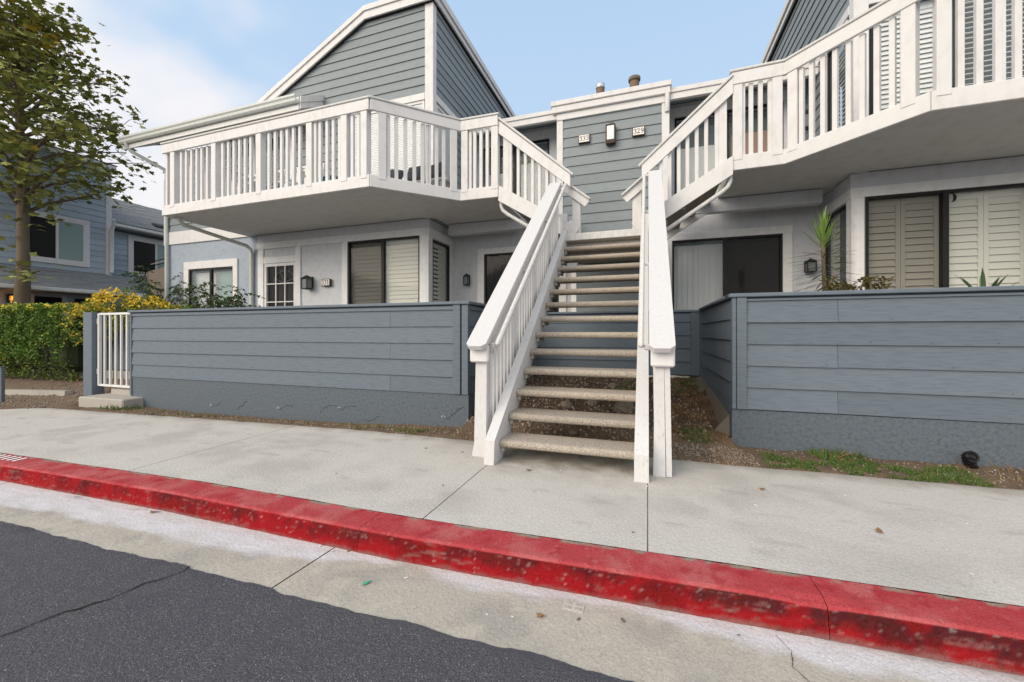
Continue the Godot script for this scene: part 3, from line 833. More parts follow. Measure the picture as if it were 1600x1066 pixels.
	fb(B, "pilaster", M.trim, FR, 0.92, 1.07, FLOOR1, 2.90, -0.02, 0.03, 0.004)
	fb(B, "beam_cover", M.grey_wall, FR, 0.0, 1.04, 3.045, SOFFIT - 0.004, -0.02, 0.012)
	var w5 := window(B, FR, 0.17, 0.90, 1.2, 2.88, "one", 1, "side light of the bay behind the tall spiky plant")
	shutter(w5, FR, 0.20, 0.53, 1.22, 2.86, -0.09, 0.088, 1.28 - PI * 0.5, M.shutter)
	shutter(w5, FR, 0.54, 0.87, 1.22, 2.86, -0.09, 0.088, 1.28 - PI * 0.5, M.shutter)
	# ---------------- upper storey: left loft
	var prof_in := [[-3.9, 7.36], [-5.40, 7.36], [-11.6, 7.36 - 6.2 * 0.485]]
	var loft_left := func(y: float) -> float:
		if y <= 5.2: return -11.55
		return -5.40 - (7.36 - y) / 0.485 if y < 7.36 else -5.40
	var loft_edges := func(y: float) -> Array: return [maxf(-11.5, loft_left.call(y)), -4.05]
	part(B, "wall", prism([Vector3(-11.55, SOFFIT + 0.003, ZB - 0.005), Vector3(-3.905, SOFFIT + 0.003, ZB - 0.005), Vector3(-3.905, 7.36, ZB - 0.005), Vector3(-5.40, 7.36, ZB - 0.005), Vector3(-11.55, 4.377, ZB - 0.005)], Vector3(0, 0, -0.15)), M.siding)
	var wall_l: Node3D = group_node(B, "front_siding")
	fb(B, "band_board", M.white, FB, -11.5, -8.46, 3.25, 3.56, -0.02, 0.034, 0.004)
	lap_boards(wall_l, FB, 3.562, 5.53, 0.18, func(y): return [-11.45, -9.72], sid)
	lap_boards(wall_l, FB, 3.42, 5.53, 0.18, func(y): return [-7.35, -5.98], sid)
	lap_boards(wall_l, FB, 5.66, 7.36, 0.178, loft_edges, sid)
	fb(B, "band_board", M.white, FB, -9.72, -4.05, 5.53, 5.66, -0.02, 0.036, 0.004)
	fb(B, "corner_board", M.white, FB, -4.05, -3.87, SOFFIT, 7.36, -0.02, 0.03, 0.005)
	fb(B, "corner_board", M.white, FB, -11.56, -11.44, SOFFIT, 4.9, -0.02, 0.03, 0.005)
	fb(B, "corner_board", M.white, FB, -5.98, -5.86, DECK, 5.53, -0.02, 0.03, 0.005)
	# upper bay window with white venetian blinds and the sliding door to the balcony
	upper_window(B, FB, -5.86, -4.07, 3.55, 5.53, 2, "upper window with closed white venetian blinds", true)
	upper_window(B, FB, -9.6, -7.42, DECK + 0.02, 5.45, 2, "white framed sliding door on the balcony", false)
	casing(B, FB, -9.6, -7.42, DECK, 5.45, 0.1, 0.1, 0.08, M.white)
	# side of the loft, facing the stair
	var FS := facade(Vector3(-3.9, 0, ZB), Vector3(0, 0, -1))
	part(B, "wall", prism([Vector3(-3.905, SOFFIT + 0.003, ZB - 0.16), Vector3(-3.905, SOFFIT + 0.003, -12.0), Vector3(-3.905, 7.36, -12.0), Vector3(-3.905, 7.36, ZB - 0.16)], Vector3(-0.15, 0, 0)), M.siding)
	var side_l: Node3D = group_node(B, "side_siding")
	lap_boards(side_l, FS, 5.66, 7.36, 0.178, func(_y): return [0.10, 5.2], sid)
	lap_boards(side_l, FS, DECK + 0.02, 5.53, 0.178, func(_y): return [0.95, 5.2], sid)
	fb(B, "corner_board", M.white, FS, -0.032, 0.10, SOFFIT, 7.36, -0.02, 0.032, 0.005)
	fb(B, "band_board", M.white, FS, 0.10, 1.35, 5.53, 5.66, -0.02, 0.038, 0.004)
	upper_window(B, FS, 0.13, 0.86, 3.55, 5.50, 1, "narrow side window with white blinds", true)
	# roof edges of the loft: rake boards, drip mould, roofing
	rake(B, [Vector2(-9.6, 7.36 - 4.2 * 0.485), Vector2(-5.40, 7.36), Vector2(-3.80, 7.36)], ZB + 0.07, 1.0)
	bb(B, "rake_board", M.white, -3.835, -3.80, 7.36, 7.55, ZB + 0.125, -12.0)
	bb(B, "drip_edge", M.white, -3.80, -3.765, 7.47, 7.60, ZB + 0.13, -12.0)
	part(B, "roof", prism([Vector3(-9.3, 5.47, ZB + 0.06), Vector3(-5.40, 7.37, ZB + 0.06), Vector3(-3.85, 7.37, ZB + 0.06), Vector3(-3.85, 7.58, ZB + 0.06), Vector3(-5.44, 7.58, ZB + 0.06), Vector3(-9.3, 5.70, ZB + 0.06)], Vector3(0, 0, -5.4)), M.roof_dark)
	# eave and gutter over the left balcony
	part(B, "eave", prism([Vector3(-12.0, 5.50, -6.17), Vector3(-12.0, 5.70, -6.17), Vector3(-12.0, 6.06, -6.78), Vector3(-12.0, 5.86, -6.78)], Vector3(5.46, 0, 0)), M.soffit)
	part(B, "eave", prism([Vector3(-12.0, 5.86, -6.781), Vector3(-12.0, 6.06, -6.781), Vector3(-12.0, 7.10, -8.9), Vector3(-12.0, 6.90, -8.9)], Vector3(3.2, 0, 0)), M.roof_dark)
	gutter_run(B, Vector3(-12.05, 5.72, -6.17), Vector3(-6.55, 5.72, -6.17))
	part(B, "eave_return", prism([Vector3(-6.54, 5.50, -6.16), Vector3(-6.54, 5.70, -6.16), Vector3(-6.54, 6.06, -6.76), Vector3(-6.54, 5.86, -6.76)], Vector3(0.03, 0, 0)), M.white)
	part(B, "eave_return", prism([Vector3(-6.51, 5.61, -6.14), Vector3(-6.51, 5.73, -6.14), Vector3(-6.51, 6.09, -6.75), Vector3(-6.51, 5.97, -6.75)], Vector3(0.025, 0, 0)), M.white)
	part(B, "downspout", tube([Vector3(-11.85, 5.66, -6.10), Vector3(-11.85, 5.52, -6.12), Vector3(-11.8, 5.42, -6.2), Vector3(-11.42, 5.12, -6.66), Vector3(-11.40, 5.02, -6.70), Vector3(-11.40, 0.7, -6.70)], 0.04, 8), M.gutter_metal)
	# ---------------- centre: walls behind the landing
	var FC := facade(Vector3(0, 0, ZC), W)
	fb(B, "wall", M.siding, FC, -1.66, 0.28, 0.3, 5.55, -0.9, 0.0)
	var ctr: Node3D = group_node(B, "front_siding")
	lap_boards(ctr, FC, LAND - 0.05, 5.34, 0.1945, func(_y): return [-1.62, 0.25], sid)
	fb(B, "corner_board", M.white, FC, -1.745, -1.62, LAND, 5.40, -0.1, 0.034, 0.005)
	fb(B, "corner_board", M.white, FC, 0.25, 0.385, LAND, 5.40, -0.1, 0.034, 0.005)
	fb(B, "frieze_board", M.white, FC, -1.745, 0.385, 5.335, 5.47, -0.05, 0.05, 0.005)
	fb(B, "fascia", M.white, FC, -1.83, 0.40, 5.47, 5.60, -0.05, 0.10, 0.01)
	fb(B, "fascia", M.white, FC, -1.85, 0.42, 5.60, 5.70, -0.05, 0.125, 0.01)
	part(B, "downspout", tube([FC * Vector3(0.345, 5.47, 0.07), FC * Vector3(0.345, 5.28, 0.07), FC * Vector3(0.345, 5.16, 0.04)], 0.045, 8), M.white)
	for s in [[-3.9, -1.75], [0.39, 2.72]]:
		fb(B, "fascia", M.white, FC, s[0], s[1], 5.38, 5.50, -0.06, 0.02, 0.006)
		fb(B, "fascia", M.white, FC, s[0], s[1], 5.50, 5.585, -0.06, 0.045, 0.006)
		part(B, "porch_soffit", prism([Vector3(s[0], 5.40, -8.06), Vector3(s[1], 5.40, -8.06), Vector3(s[1], 5.62, -8.62), Vector3(s[0], 5.62, -8.62)], Vector3(0, 0.05, 0)), M.siding)
		var FU := facade(Vector3(0, 0, -8.6), W)
		var a: float = s[0] + 0.25; var b: float = s[1] - 0.30
		if s[0] > 0: a = s[0] + 0.12; b = s[1] - 0.35
		wall_open(B, "wall", M.grey_wall, FU, s[0], s[1], 2.6, 5.60, -0.16, 0.0, [[a, b, DECK, 5.32]])
		fb(B, "header_board", M.trim, FU, s[0], s[1], 5.36, 5.52, -0.02, 0.03)
		window(B, FU, a, b, DECK, 5.32, "plain", 2, "glazed entrance on the upper landing").set_meta("label", "glazed upper entrance left of the numbered wall" if s[0] < 0 else "glazed upper entrance right of the numbered wall")
		var half := (a + b) * 0.5
		fb(B, "inner_curtain", M.curtain, FU, a + 0.05, half - 0.1, DECK + 0.02, 4.75, -0.14, -0.13)
		fb(B, "inner_curtain", M.wood_int if s[0] > 0 else M.curtain, FU, half + 0.1, b - 0.05, DECK + 0.02, 4.9, -0.16, -0.15)
	part(B, "roof", prism([Vector3(-3.9, 5.585, -7.97), Vector3(-3.9, 5.50, -8.05), Vector3(-3.9, 7.0, -11.95), Vector3(-3.9, 7.2, -11.95)], Vector3(6.62, 0, 0)), M.roof_dark)
	fb(B, "wall", M.siding, FC, -3.9, 2.72, 3.0, 7.0, -4.0, -3.9)
	# ---------------- upper storey: right loft
	part(B, "wall", prism([Vector3(2.725, 5.6, ZB - 0.005), Vector3(9.0, 5.6, ZB - 0.005), Vector3(9.0, 5.8, ZB - 0.005), Vector3(4.2, 7.36, ZB - 0.005), Vector3(2.725, 7.36, ZB - 0.005)], Vector3(0, 0, -0.15)), M.siding)
	wall_open(B, "wall", M.siding, FB, 2.725, 9.0, SOFFIT + 0.003, 5.6, -0.155, -0.005, [[2.88, 4.72, 3.55, 5.50]])
	var FT := facade(Vector3(2.72, 0, -12.0), Vector3(0, 0, 1))
	wall_open(B, "wall", M.siding, FT, 0.0, 5.08, SOFFIT + 0.003, 7.36, -0.155, -0.005, [[4.36, 5.02, 3.55, 5.48]])
	var side_r: Node3D = group_node(B, "side_siding")
	lap_boards(side_r, FT, 5.66, 7.36, 0.178, func(_y): return [0.04, 5.14], sid)
	lap_boards(side_r, FT, DECK + 0.02, 5.53, 0.178, func(_y): return [0.04, 4.28], sid)
	fb(B, "band_board", M.white, FT, 3.9, 5.14, 5.53, 5.66, -0.02, 0.038, 0.004)
	fb(B, "corner_board", M.white, FT, 5.14, 5.272, SOFFIT, 7.36, -0.02, 0.032, 0.005)
	fb(B, "corner_board", M.white, FB, 2.69, 2.86, SOFFIT, 7.36, -0.02, 0.03, 0.005)
	fb(B, "band_board", M.white, FB, 2.86, 9.0, 5.53, 5.66, -0.02, 0.036, 0.004)
	var front_r: Node3D = group_node(B, "front_siding")
	lap_boards(front_r, FB, 5.66, 7.36, 0.178, func(y): return [2.86, 4.2 + (7.36 - y) / 0.485], sid)
	bb(B, "rake_board", M.white, 2.62, 2.655, 7.36, 7.55, ZB + 0.125, -12.0)
	bb(B, "drip_edge", M.white, 2.585, 2.62, 7.47, 7.60, ZB + 0.13, -12.0)
	rake(B, [Vector2(2.62, 7.36), Vector2(4.2, 7.36), Vector2(9.0, 7.36 - 4.8 * 0.485)], ZB + 0.07, 1.0)
	part(B, "roof", prism([Vector3(2.66, 7.37, ZB + 0.06), Vector3(4.2, 7.37, ZB + 0.06), Vector3(9.2, 4.945, ZB + 0.06), Vector3(9.2, 5.15, ZB + 0.06), Vector3(4.24, 7.58, ZB + 0.06), Vector3(2.66, 7.58, ZB + 0.06)], Vector3(0, 0, -5.4)), M.roof_dark)
	# shutters of the upper right bay
	var wr := window(B, FB, 2.88, 4.72, 3.55, 5.50, "plain", 2, "upper bay window with white plantation shutters")
	shutter(wr, FB, 2.92, 3.30, 3.57, 5.48, -0.09, 0.066, 1.12 - PI * 0.5, M.blind)
	shutter(wr, FB, 3.31, 3.76, 3.57, 5.48, -0.09, 0.066, 1.12 - PI * 0.5, M.blind)
	shutter(wr, FB, 3.84, 4.26, 3.57, 5.48, -0.09, 0.066, -1.22, M.blind)
	shutter(wr, FB, 4.27, 4.68, 3.57, 5.48, -0.09, 0.066, -1.22, M.blind)
	var ws := window(B, FT, 4.36, 5.02, 3.55, 5.48, "one", 1, "narrow side window with slatted blinds")
	shutter(ws, FT, 4.40, 4.98, 3.57, 5.46, -0.09, 0.066, 1.0 - PI * 0.5, M.blind)
	casing(B, FT, 4.36, 5.02, 3.55, 5.48, 0.08, 0.04, 0.05, M.white)
	# closing walls at both ends and the back, so that no light leaks in
	bb(B, "wall", M.siding, -11.55, -11.40, 0.2, 5.6, ZB - 0.17, -12.0)
	bb(B, "wall", M.stucco, -11.55, 9.0, 0.2, 5.0, -12.0, -12.15)
	bb(B, "wall", M.siding, 8.85, 9.0, 0.2, 5.6, ZB - 0.17, -12.0)
	balconies(B)

func upper_window(B: Node3D, F: Transform3D, x0: float, x1: float, y0: float, y1: float, panes: int, label: String, blinds: bool) -> void:
	var w := group_node(B, "window"); w.set_meta("label", label)
	var t := 0.05
	fb(w, "frame", M.white, F, x0, x1, y1 - t, y1, -0.06, 0.015)
	fb(w, "frame", M.white, F, x0, x1, y0, y0 + t, -0.06, 0.015)
	fb(w, "frame", M.white, F, x0, x0 + t, y0 + t, y1 - t, -0.06, 0.015)
	fb(w, "frame", M.white, F, x1 - t, x1, y0 + t, y1 - t, -0.06, 0.015)
	var pw := (x1 - x0) / panes
	for i in panes:
		var a := x0 + pw * i
		if i > 0: fb(w, "mullion", M.white, F, a - 0.03, a + 0.03, y0 + t, y1 - t, -0.05, 0.018)
		fb(w, "pane", M.glass, F, a + t, a + pw - t, y0 + t, y1 - t, 0.006, 0.009)
	# the siding wall is solid here: the blind hangs in front of a dark backing set into it
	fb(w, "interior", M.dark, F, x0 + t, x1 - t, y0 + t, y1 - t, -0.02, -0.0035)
	if blinds:
		var st := start()
		var n := int((y1 - y0 - 2 * t) / 0.034)
		for i in n:
			add_box(st, Transform3D(Basis(Vector3.RIGHT, -0.22), Vector3((x0 + x1) * 0.5, y0 + t + (i + 0.5) * 0.034, 0.0005)), Vector3(x1 - x0 - 2 * t - 0.01, 0.033, 0.002))
		stuff(part(w, "blind", done(st), M.blind, F))

func rake(B: Node3D, pts: Array, z: float, _s: float) -> void:
	# white barge board with a thinner drip mould above it, following the roof line
	for layer in [[0.0, 0.17, 0.03, M.white], [0.15, 0.25, 0.055, M.white]]:
		for i in pts.size() - 1:
			var a: Vector2 = pts[i]; var b: Vector2 = pts[i + 1]
			var e := 0.003 * i
			part(B, "rake_board", prism([Vector3(a.x, a.y + layer[0] - 0.0 + 0.0, z + e), Vector3(b.x, b.y + layer[0], z + e), Vector3(b.x, b.y + layer[1], z + e), Vector3(a.x, a.y + layer[1], z + e)], Vector3(0, 0, layer[2])), layer[3])

func gutter_run(B: Node3D, a: Vector3, b: Vector3) -> void:
	# ogee gutter profile swept along x
	var pr := [Vector3(0, -0.13, 0.0), Vector3(0, -0.13, 0.075), Vector3(0, -0.10, 0.10), Vector3(0, -0.05, 0.105), Vector3(0, -0.02, 0.125), Vector3(0, 0.02, 0.125), Vector3(0, 0.02, 0.11), Vector3(0, -0.03, 0.09), Vector3(0, -0.115, 0.06), Vector3(0, -0.115, 0.012), Vector3(0, 0.02, 0.012), Vector3(0, 0.02, 0.0)]
	var poly := []
	for p in pr: poly.append(a + p)
	part(B, "gutter", prism(poly, b - a), M.gutter_metal)
	part(B, "fascia", box_mesh(Vector3(b.x - a.x, 0.10, 0.03)), M.white, Transform3D(Basis(), (a + b) * 0.5 + Vector3(0, -0.19, 0.01)))

func guard(parent: Node3D, a: Vector3, b: Vector3, out: Vector3, posts: Array, bal: Array, caps := true, drop := 1.02) -> void:
	# a, b: ends at the top of the rail board; posts and balusters at distances along it (level rail)
	var d := (b - a); var L := d.length(); var x := d.normalized()
	var q := Basis(x, Vector3.UP, x.cross(Vector3.UP))
	var mid := (a + b) * 0.5
	part(parent, "rail_board", box_mesh(Vector3(L, 0.165, 0.04), 0.006), M.white, Transform3D(q, mid + Vector3(0, -0.0825, 0) + out * 0.02))
	if caps: part(parent, "rail_cap", box_mesh(Vector3(L + 0.04, 0.035, 0.15), 0.008), M.white_old, Transform3D(q, mid + Vector3(0, 0.0195, 0) - out * 0.02))
	for s in posts:
		part(parent, "post", box_mesh(Vector3(0.115, drop, 0.03), 0.004), M.white, Transform3D(q, a + x * s + Vector3(0, -0.166 - drop * 0.5, 0) + out * 0.014))
		part(parent, "post", box_mesh(Vector3(0.085, drop + 0.14, 0.085), 0.004), M.white, Transform3D(q, a + x * (s + 0.01) + Vector3(0, -0.02 - (drop + 0.14) * 0.5, 0) - out * 0.047))
	for s in bal:
		part(parent, "baluster", box_mesh(Vector3(0.052, drop, 0.045), 0.003), M.white, Transform3D(q, a + x * s + Vector3(0, -0.166 - drop * 0.5, 0) - out * 0.0245))

func balconies(B: Node3D) -> void:
	var top := 4.565
	# ---- left balcony
	var p := [Vector3(-8.62, 0, -5.02), Vector3(-3.96, 0, -5.02), Vector3(-2.96, 0, -6.05), Vector3(-2.29, 0, -6.07)]
	var L := group_node(B, "balcony"); L.set_meta("label", "white railed balcony over the left unit")
	var slab := []
	for v in [Vector3(-8.60, SOFFIT + 0.01, -5.05), Vector3(-3.975, SOFFIT + 0.01, -5.05), Vector3(-2.975, SOFFIT + 0.01, -6.08), Vector3(-2.30, SOFFIT + 0.01, -6.10), Vector3(-2.30, SOFFIT + 0.01, -8.59), Vector3(-3.89, SOFFIT + 0.01, -8.59), Vector3(-3.89, SOFFIT + 0.01, ZB + 0.004), Vector3(-8.60, SOFFIT + 0.01, ZB + 0.004)]: slab.append(v)
	part(L, "deck", prism(slab, Vector3(0, 0.13, 0)), M.soffit)
	for i in 3:
		var a: Vector3 = p[i] + Vector3(0, 3.34, 0); var b: Vector3 = p[i + 1] + Vector3(0, 3.34, 0)
		beam(L, "fascia_board", M.white, a, b, 0.045, 0.185, 0.006)
	beam(L, "fascia_board", M.white, Vector3(-8.622, 3.34, -5.0), Vector3(-8.622, 3.34, ZB + 0.03), 0.045, 0.185, 0.006)
	var pr := []; var ba := []
	for q in [-8.50, -8.346, -7.27, -6.201, -5.115, -4.431, -4.06]: pr.append(q + 8.62)
	for q in [-8.155, -8.023, -7.882, -7.745, -7.618, -7.474, -7.088, -6.95, -6.815, -6.681, -6.549, -6.418, -6.005, -5.865, -5.728, -5.607, -5.473, -5.34, -5.02, -4.925, -4.786, -4.662, -4.54, -4.30, -4.18]: ba.append(q + 8.62)
	pr.remove_at(0); ba.append(0.07)
	var tv := Vector3(0, top, 0)
	guard(L, p[0] + tv, p[1] + tv, Vector3(0, 0, 1), pr, ba)
	guard(L, p[1] + tv, p[2] + tv, Vector3(1, 0, 1).normalized(), [0.17, 1.31], [0.27, 0.39, 0.53, 0.67, 0.80, 0.91, 1.03, 1.15, 0.88])
	guard(L, p[2] + tv, p[3] + tv, Vector3(0, 0, 1), [0.08, 0.61], [0.17, 0.25, 0.36, 0.47])
	guard(L, Vector3(-8.60, top, ZB + 0.05), Vector3(-8.60, top, -5.06), Vector3(-1, 0, 0), [], [0.12, 0.26, 0.40, 0.54, 0.68, 0.82, 0.96, 1.10, 1.24, 1.38, 1.52, 1.63], true)
	# wet patches and drain outlet
	part(L, "drain_pipe", tube([Vector3(-8.50, 3.26, -5.20), Vector3(-8.50, 3.19, -5.22), Vector3(-8.515, 3.14, -5.30), Vector3(-8.53, 3.00, -6.60), Vector3(-8.53, 2.94, -6.69), Vector3(-8.53, 2.84, -6.705), Vector3(-8.53, 0.7, -6.705)], 0.038, 10), M.gutter_metal)
	# ---- right balcony
	var r := [Vector3(1.08, 0, -6.11), Vector3(1.70, 0, -6.09), Vector3(2.665, 0, -5.10), Vector3(6.5, 0, -5.10)]
	var R := group_node(B, "balcony"); R.set_meta("label", "white railed balcony over the right unit")
	var rs := []
	for v in [Vector3(1.09, 0, -6.14), Vector3(1.715, 0, -6.12), Vector3(2.68, 0, -5.13), Vector3(6.5, 0, -5.13), Vector3(6.5, 0, ZB + 0.004), Vector3(2.71, 0, ZB + 0.004), Vector3(2.71, 0, -8.59), Vector3(1.09, 0, -8.59)]: rs.append(v + Vector3(0, SOFFIT + 0.01, 0))
	part(R, "deck", prism(rs, Vector3(0, 0.13, 0)), M.soffit)
	for i in 3:
		beam(R, "fascia_board", M.white, r[i] + Vector3(0, 3.345, 0), r[i + 1] + Vector3(0, 3.345, 0), 0.045, 0.195, 0.006)
	guard(R, r[0] + tv, r[1] + tv, Vector3(0, 0, 1), [0.07, 0.53], [0.14, 0.235, 0.345, 0.455])
	guard(R, r[1] + tv, r[2] + tv, Vector3(-1, 0, 1).normalized(), [0.10, 1.22], [0.19, 0.305, 0.43, 0.555, 0.69, 0.82, 0.95, 1.08])
	var rp := []; var rb := []
	for i in 4: rp.append(0.09 + 1.06 * i)
	for i in 4:
		for k in 6: rb.append(0.20 + 1.06 * i + 0.138 * (k + 0.25))
	guard(R, r[2] + tv, r[3] + tv, Vector3(0, 0, 1), rp, rb)

# ================================================================ stairs
func stairs() -> void:
	var S := thing("outdoor_staircase", "open riser stair with speckled concrete treads between white wooden guards", "staircase", Vector3(-0.62, 0, -3.0))
	var x0 := -1.145; var x1 := -0.092
	var rise := 0.1763; var run := 0.2222
	for k in 13:
		var yt := 0.175 + rise * k; var zn := -3.05 - run * k
		# bull-nosed tread profile
		var pr := []
		var th := 0.062
		for a in 7:
			var t := -PI * 0.5 + PI * a / 6.0
			pr.append(Vector3(0, yt - th * 0.5 + sin(t) * th * 0.5, zn - th * 0.5 + cos(t) * th * 0.5))
		pr.append(Vector3(0, yt, zn - 0.285)); pr.append(Vector3(0, yt - th + 0.01, zn - 0.285))
		var poly := []
		for q in pr: poly.append(q + Vector3(x0, 0, 0))
		part(S, "tread", prism(poly, Vector3(x1 - x0, 0, 0)), [M.tread, M.tread_b, M.tread_c][k % 3])
		for sx in [x0 + 0.003]:
			bb(S, "tread_bracket", M.concrete, sx, sx + 0.03, yt - th - 0.035, yt - th + 0.002, zn - 0.25, zn - 0.03)
	# stringers: sawn boards with plumb front ends
	for s in [[x0 - 0.085, x0 - 0.002], [x1 + 0.002, x1 + 0.100]]:
		var sl := rise / run
		var zt := -6.0
		var lowf := -2.93
		var poly := [Vector3(s[0], 0.002, lowf + 0.0), Vector3(s[0], 0.19, lowf - 0.02), Vector3(s[0], 0.19 + (lowf - 0.02 - zt) * sl, zt), Vector3(s[0], 0.19 + (lowf - 0.02 - zt) * sl - 0.33, zt), Vector3(s[0], 0.002, lowf - 0.19)]
		part(S, "stringer", prism(poly, Vector3(s[1] - s[0], 0, 0)), M.white_worn)
	# landing
	bb(S, "landing", M.concrete, -1.20, 0.03, LAND - 0.11, LAND, -5.90, -7.97, 0.008)
	bb(S, "landing_edge", M.white_old, -1.155, -0.03, LAND - 0.095, LAND - 0.02, -5.852, -5.898, 0.006)
	bb(S, "landing_edge", M.white_old, -1.155, -0.03, LAND - 0.018, LAND + 0.012, -5.868, -5.899, 0.004)
	bb(S, "landing_beam", M.white_old, -1.25, 0.08, LAND - 0.32, LAND - 0.112, -6.02, -6.10)
	for sx in [-1.24, 0.0]: bb(S, "landing_post", M.white, sx, sx + 0.09, 0.3, LAND - 0.322, -6.80, -6.89)
	# two sloping guards beside the flight
	var sl2 := rise / run
	for side in [-1, 1]:
		var gx := -1.335 if side < 0 else 0.098
		var zb := -3.115
		var yb := 0.965
		var zt := -6.03
		var yt := yb + (zb - zt) * 0.806
		var inw := 1.0 if side < 0 else -1.0
		# newel: two boards side by side
		if side < 0:
			part(S, "newel", hexa([Vector3(gx - 0.055, 0.0, zb - 0.045), Vector3(gx + 0.055, 0.0, zb - 0.045), Vector3(gx + 0.055, 0.0, zb + 0.02), Vector3(gx - 0.055, 0.0, zb + 0.02)],
				[Vector3(gx - 0.045, 0.86, zb - 0.045), Vector3(gx + 0.055, 0.86, zb - 0.045), Vector3(gx + 0.055, 0.86, zb + 0.0), Vector3(gx - 0.045, 0.86, zb + 0.0)]), M.white_worn)
			part(S, "newel_foot", hexa([Vector3(gx - 0.080, 0.0, zb - 0.04), Vector3(gx - 0.0555, 0.0, zb - 0.04), Vector3(gx - 0.0555, 0.0, zb + 0.01), Vector3(gx - 0.080, 0.0, zb + 0.01)],
				[Vector3(gx - 0.058, 0.12, zb - 0.04), Vector3(gx - 0.0555, 0.12, zb - 0.04), Vector3(gx - 0.0555, 0.12, zb + 0.005), Vector3(gx - 0.058, 0.12, zb + 0.005)]), M.white_old)
		else:
			part(S, "newel", hexa([Vector3(gx - 0.060, 0.0, zb - 0.045), Vector3(gx + 0.025, 0.0, zb - 0.045), Vector3(gx + 0.025, 0.0, zb + 0.025), Vector3(gx - 0.060, 0.0, zb + 0.025)],
				[Vector3(gx - 0.045, 0.86, zb - 0.045), Vector3(gx + 0.015, 0.86, zb - 0.045), Vector3(gx + 0.015, 0.86, zb + 0.0), Vector3(gx - 0.045, 0.86, zb + 0.0)]), M.white_worn)
			part(S, "newel", hexa([Vector3(gx + 0.030, 0.01, zb - 0.045), Vector3(gx + 0.068, 0.01, zb - 0.045), Vector3(gx + 0.068, 0.01, zb + 0.024), Vector3(gx + 0.030, 0.01, zb + 0.024)],
				[Vector3(gx + 0.0165, 0.86, zb - 0.045), Vector3(gx + 0.055, 0.86, zb - 0.045), Vector3(gx + 0.055, 0.86, zb - 0.001), Vector3(gx + 0.0165, 0.86, zb - 0.001)]), M.white_worn)
		# rail face boards and cap
		var a := Vector3(gx, yb, zb + 0.03); var b := Vector3(gx, yt, zt)
		var dirv := (b - a).normalized()
		var nrm := Vector3(0, -dirv.z, dirv.y); if nrm.y < 0: nrm = -nrm
		var cap := []
		var cw := 0.088
		var e := a - dirv * 0.055
		for q in [Vector3(-cw, 0, 0), Vector3(-cw + 0.035, 0, 0.035), Vector3(cw - 0.035, 0, 0.035), Vector3(cw, 0, 0)]:
			cap.append(e + Vector3(q.x, 0, 0) - dirv * q.z)
		cap.append(b + Vector3(cw, 0, 0)); cap.append(b + Vector3(-cw, 0, 0))
		part(S, "guard_cap", prism(cap, nrm * 0.04), M.white_worn)
		part(S, "guard_face", box_mesh(Vector3(0.165, 0.15, 0.05), 0.012), M.white, Transform3D(Basis(), Vector3(gx + (0.005 if side > 0 else 0.0), yb - 0.088, zb + 0.022)))
		for o in [-0.055, 0.055]:
			beam(S, "guard_rail", M.white, a - nrm * 0.07 + Vector3(o, 0, 0) + dirv * 0.03, b - nrm * 0.07 + Vector3(o, 0, 0), 0.035, 0.135, 0.005)
		# balusters reach down past the stringer
		var n := 30
		for i in n:
			var z := zb - 0.11 - 0.0945 * i
			var yy := yb + (zb + 0.03 - z) * 0.806
			var wide := 0.085 if i % 8 == 7 else 0.045
			bb(S, "baluster", M.white, gx + inw * 0.012, gx + inw * 0.012 + inw * 0.04, maxf(0.02, yy - 0.99), yy - 0.10, z - wide * 0.5, z + wide * 0.5, 0.003)
		# handrail on the inner face, returned to the newel at its foot
		var hx := gx + inw * 0.145
		var h0 := Vector3(hx, yb - 0.02, zb + 0.0); var h1 := Vector3(hx, yt + 0.02, zt - 0.05)
		beam(S, "handrail", M.white_old, h0, h1, 0.042, 0.048, 0.012)
		bb(S, "handrail_return", M.white_old, gx + inw * 0.07, hx - inw * 0.0205, yb - 0.045, yb + 0.0, zb - 0.012, zb - 0.052, 0.008)
		bb(S, "handrail_return", M.white_old, gx + inw * 0.07, hx - inw * 0.0205, yt - 0.05, yt - 0.01, zt + 0.05, zt + 0.01, 0.008)
		for i in 2:
			var t := 0.33 + 0.33 * i
			var hp := h0.lerp(h1, t)
			bb(S, "handrail_bracket", M.white_old, gx + inw * 0.075, hx - inw * 0.0205, hp.y - 0.03, hp.y - 0.012, hp.z - 0.02, hp.z + 0.02)
	# side flights from the landing up to the balconies
	for side in [-1, 1]:
		var m := func(x: float) -> float: return x if side < 0 else 2.0 * AX - x
		var zf := -6.085
		var F := group_node(S, "side_flight"); F.set_meta("label", "short flight up to the left balcony" if side < 0 else "short flight up to the right balcony")
		# rail board and cap sloping down to the landing
		var a := Vector3(m.call(-2.29), 4.50, zf); var b := Vector3(m.call(-1.12), 3.475, zf)
		var d := (b - a).normalized()
		part(F, "rail_board", prism([Vector3(a.x, 4.49, zf - 0.02), Vector3(b.x, 3.465, zf - 0.02), Vector3(b.x, 3.28, zf - 0.02), Vector3(a.x, 4.285, zf - 0.02)], Vector3(0, 0, 0.042)), M.white)
		beam(F, "rail_cap", M.white_old, a + Vector3(0, 0.03, -0.03), b + d * 0.06 + Vector3(0, 0.02, -0.03), 0.14, 0.035, 0.008)
		# sloping bottom board
		part(F, "stringer", prism([Vector3(m.call(-2.29), 3.44, zf - 0.02), Vector3(m.call(-0.98), 2.64, zf - 0.02), Vector3(m.call(-1.10), 2.46, zf - 0.02), Vector3(m.call(-2.29), 3.19, zf - 0.02)], Vector3(0, 0, 0.042)), M.white)
		var bx_ := [-2.10, -1.969, -1.849, -1.73, -1.617, -1.497, -1.382]
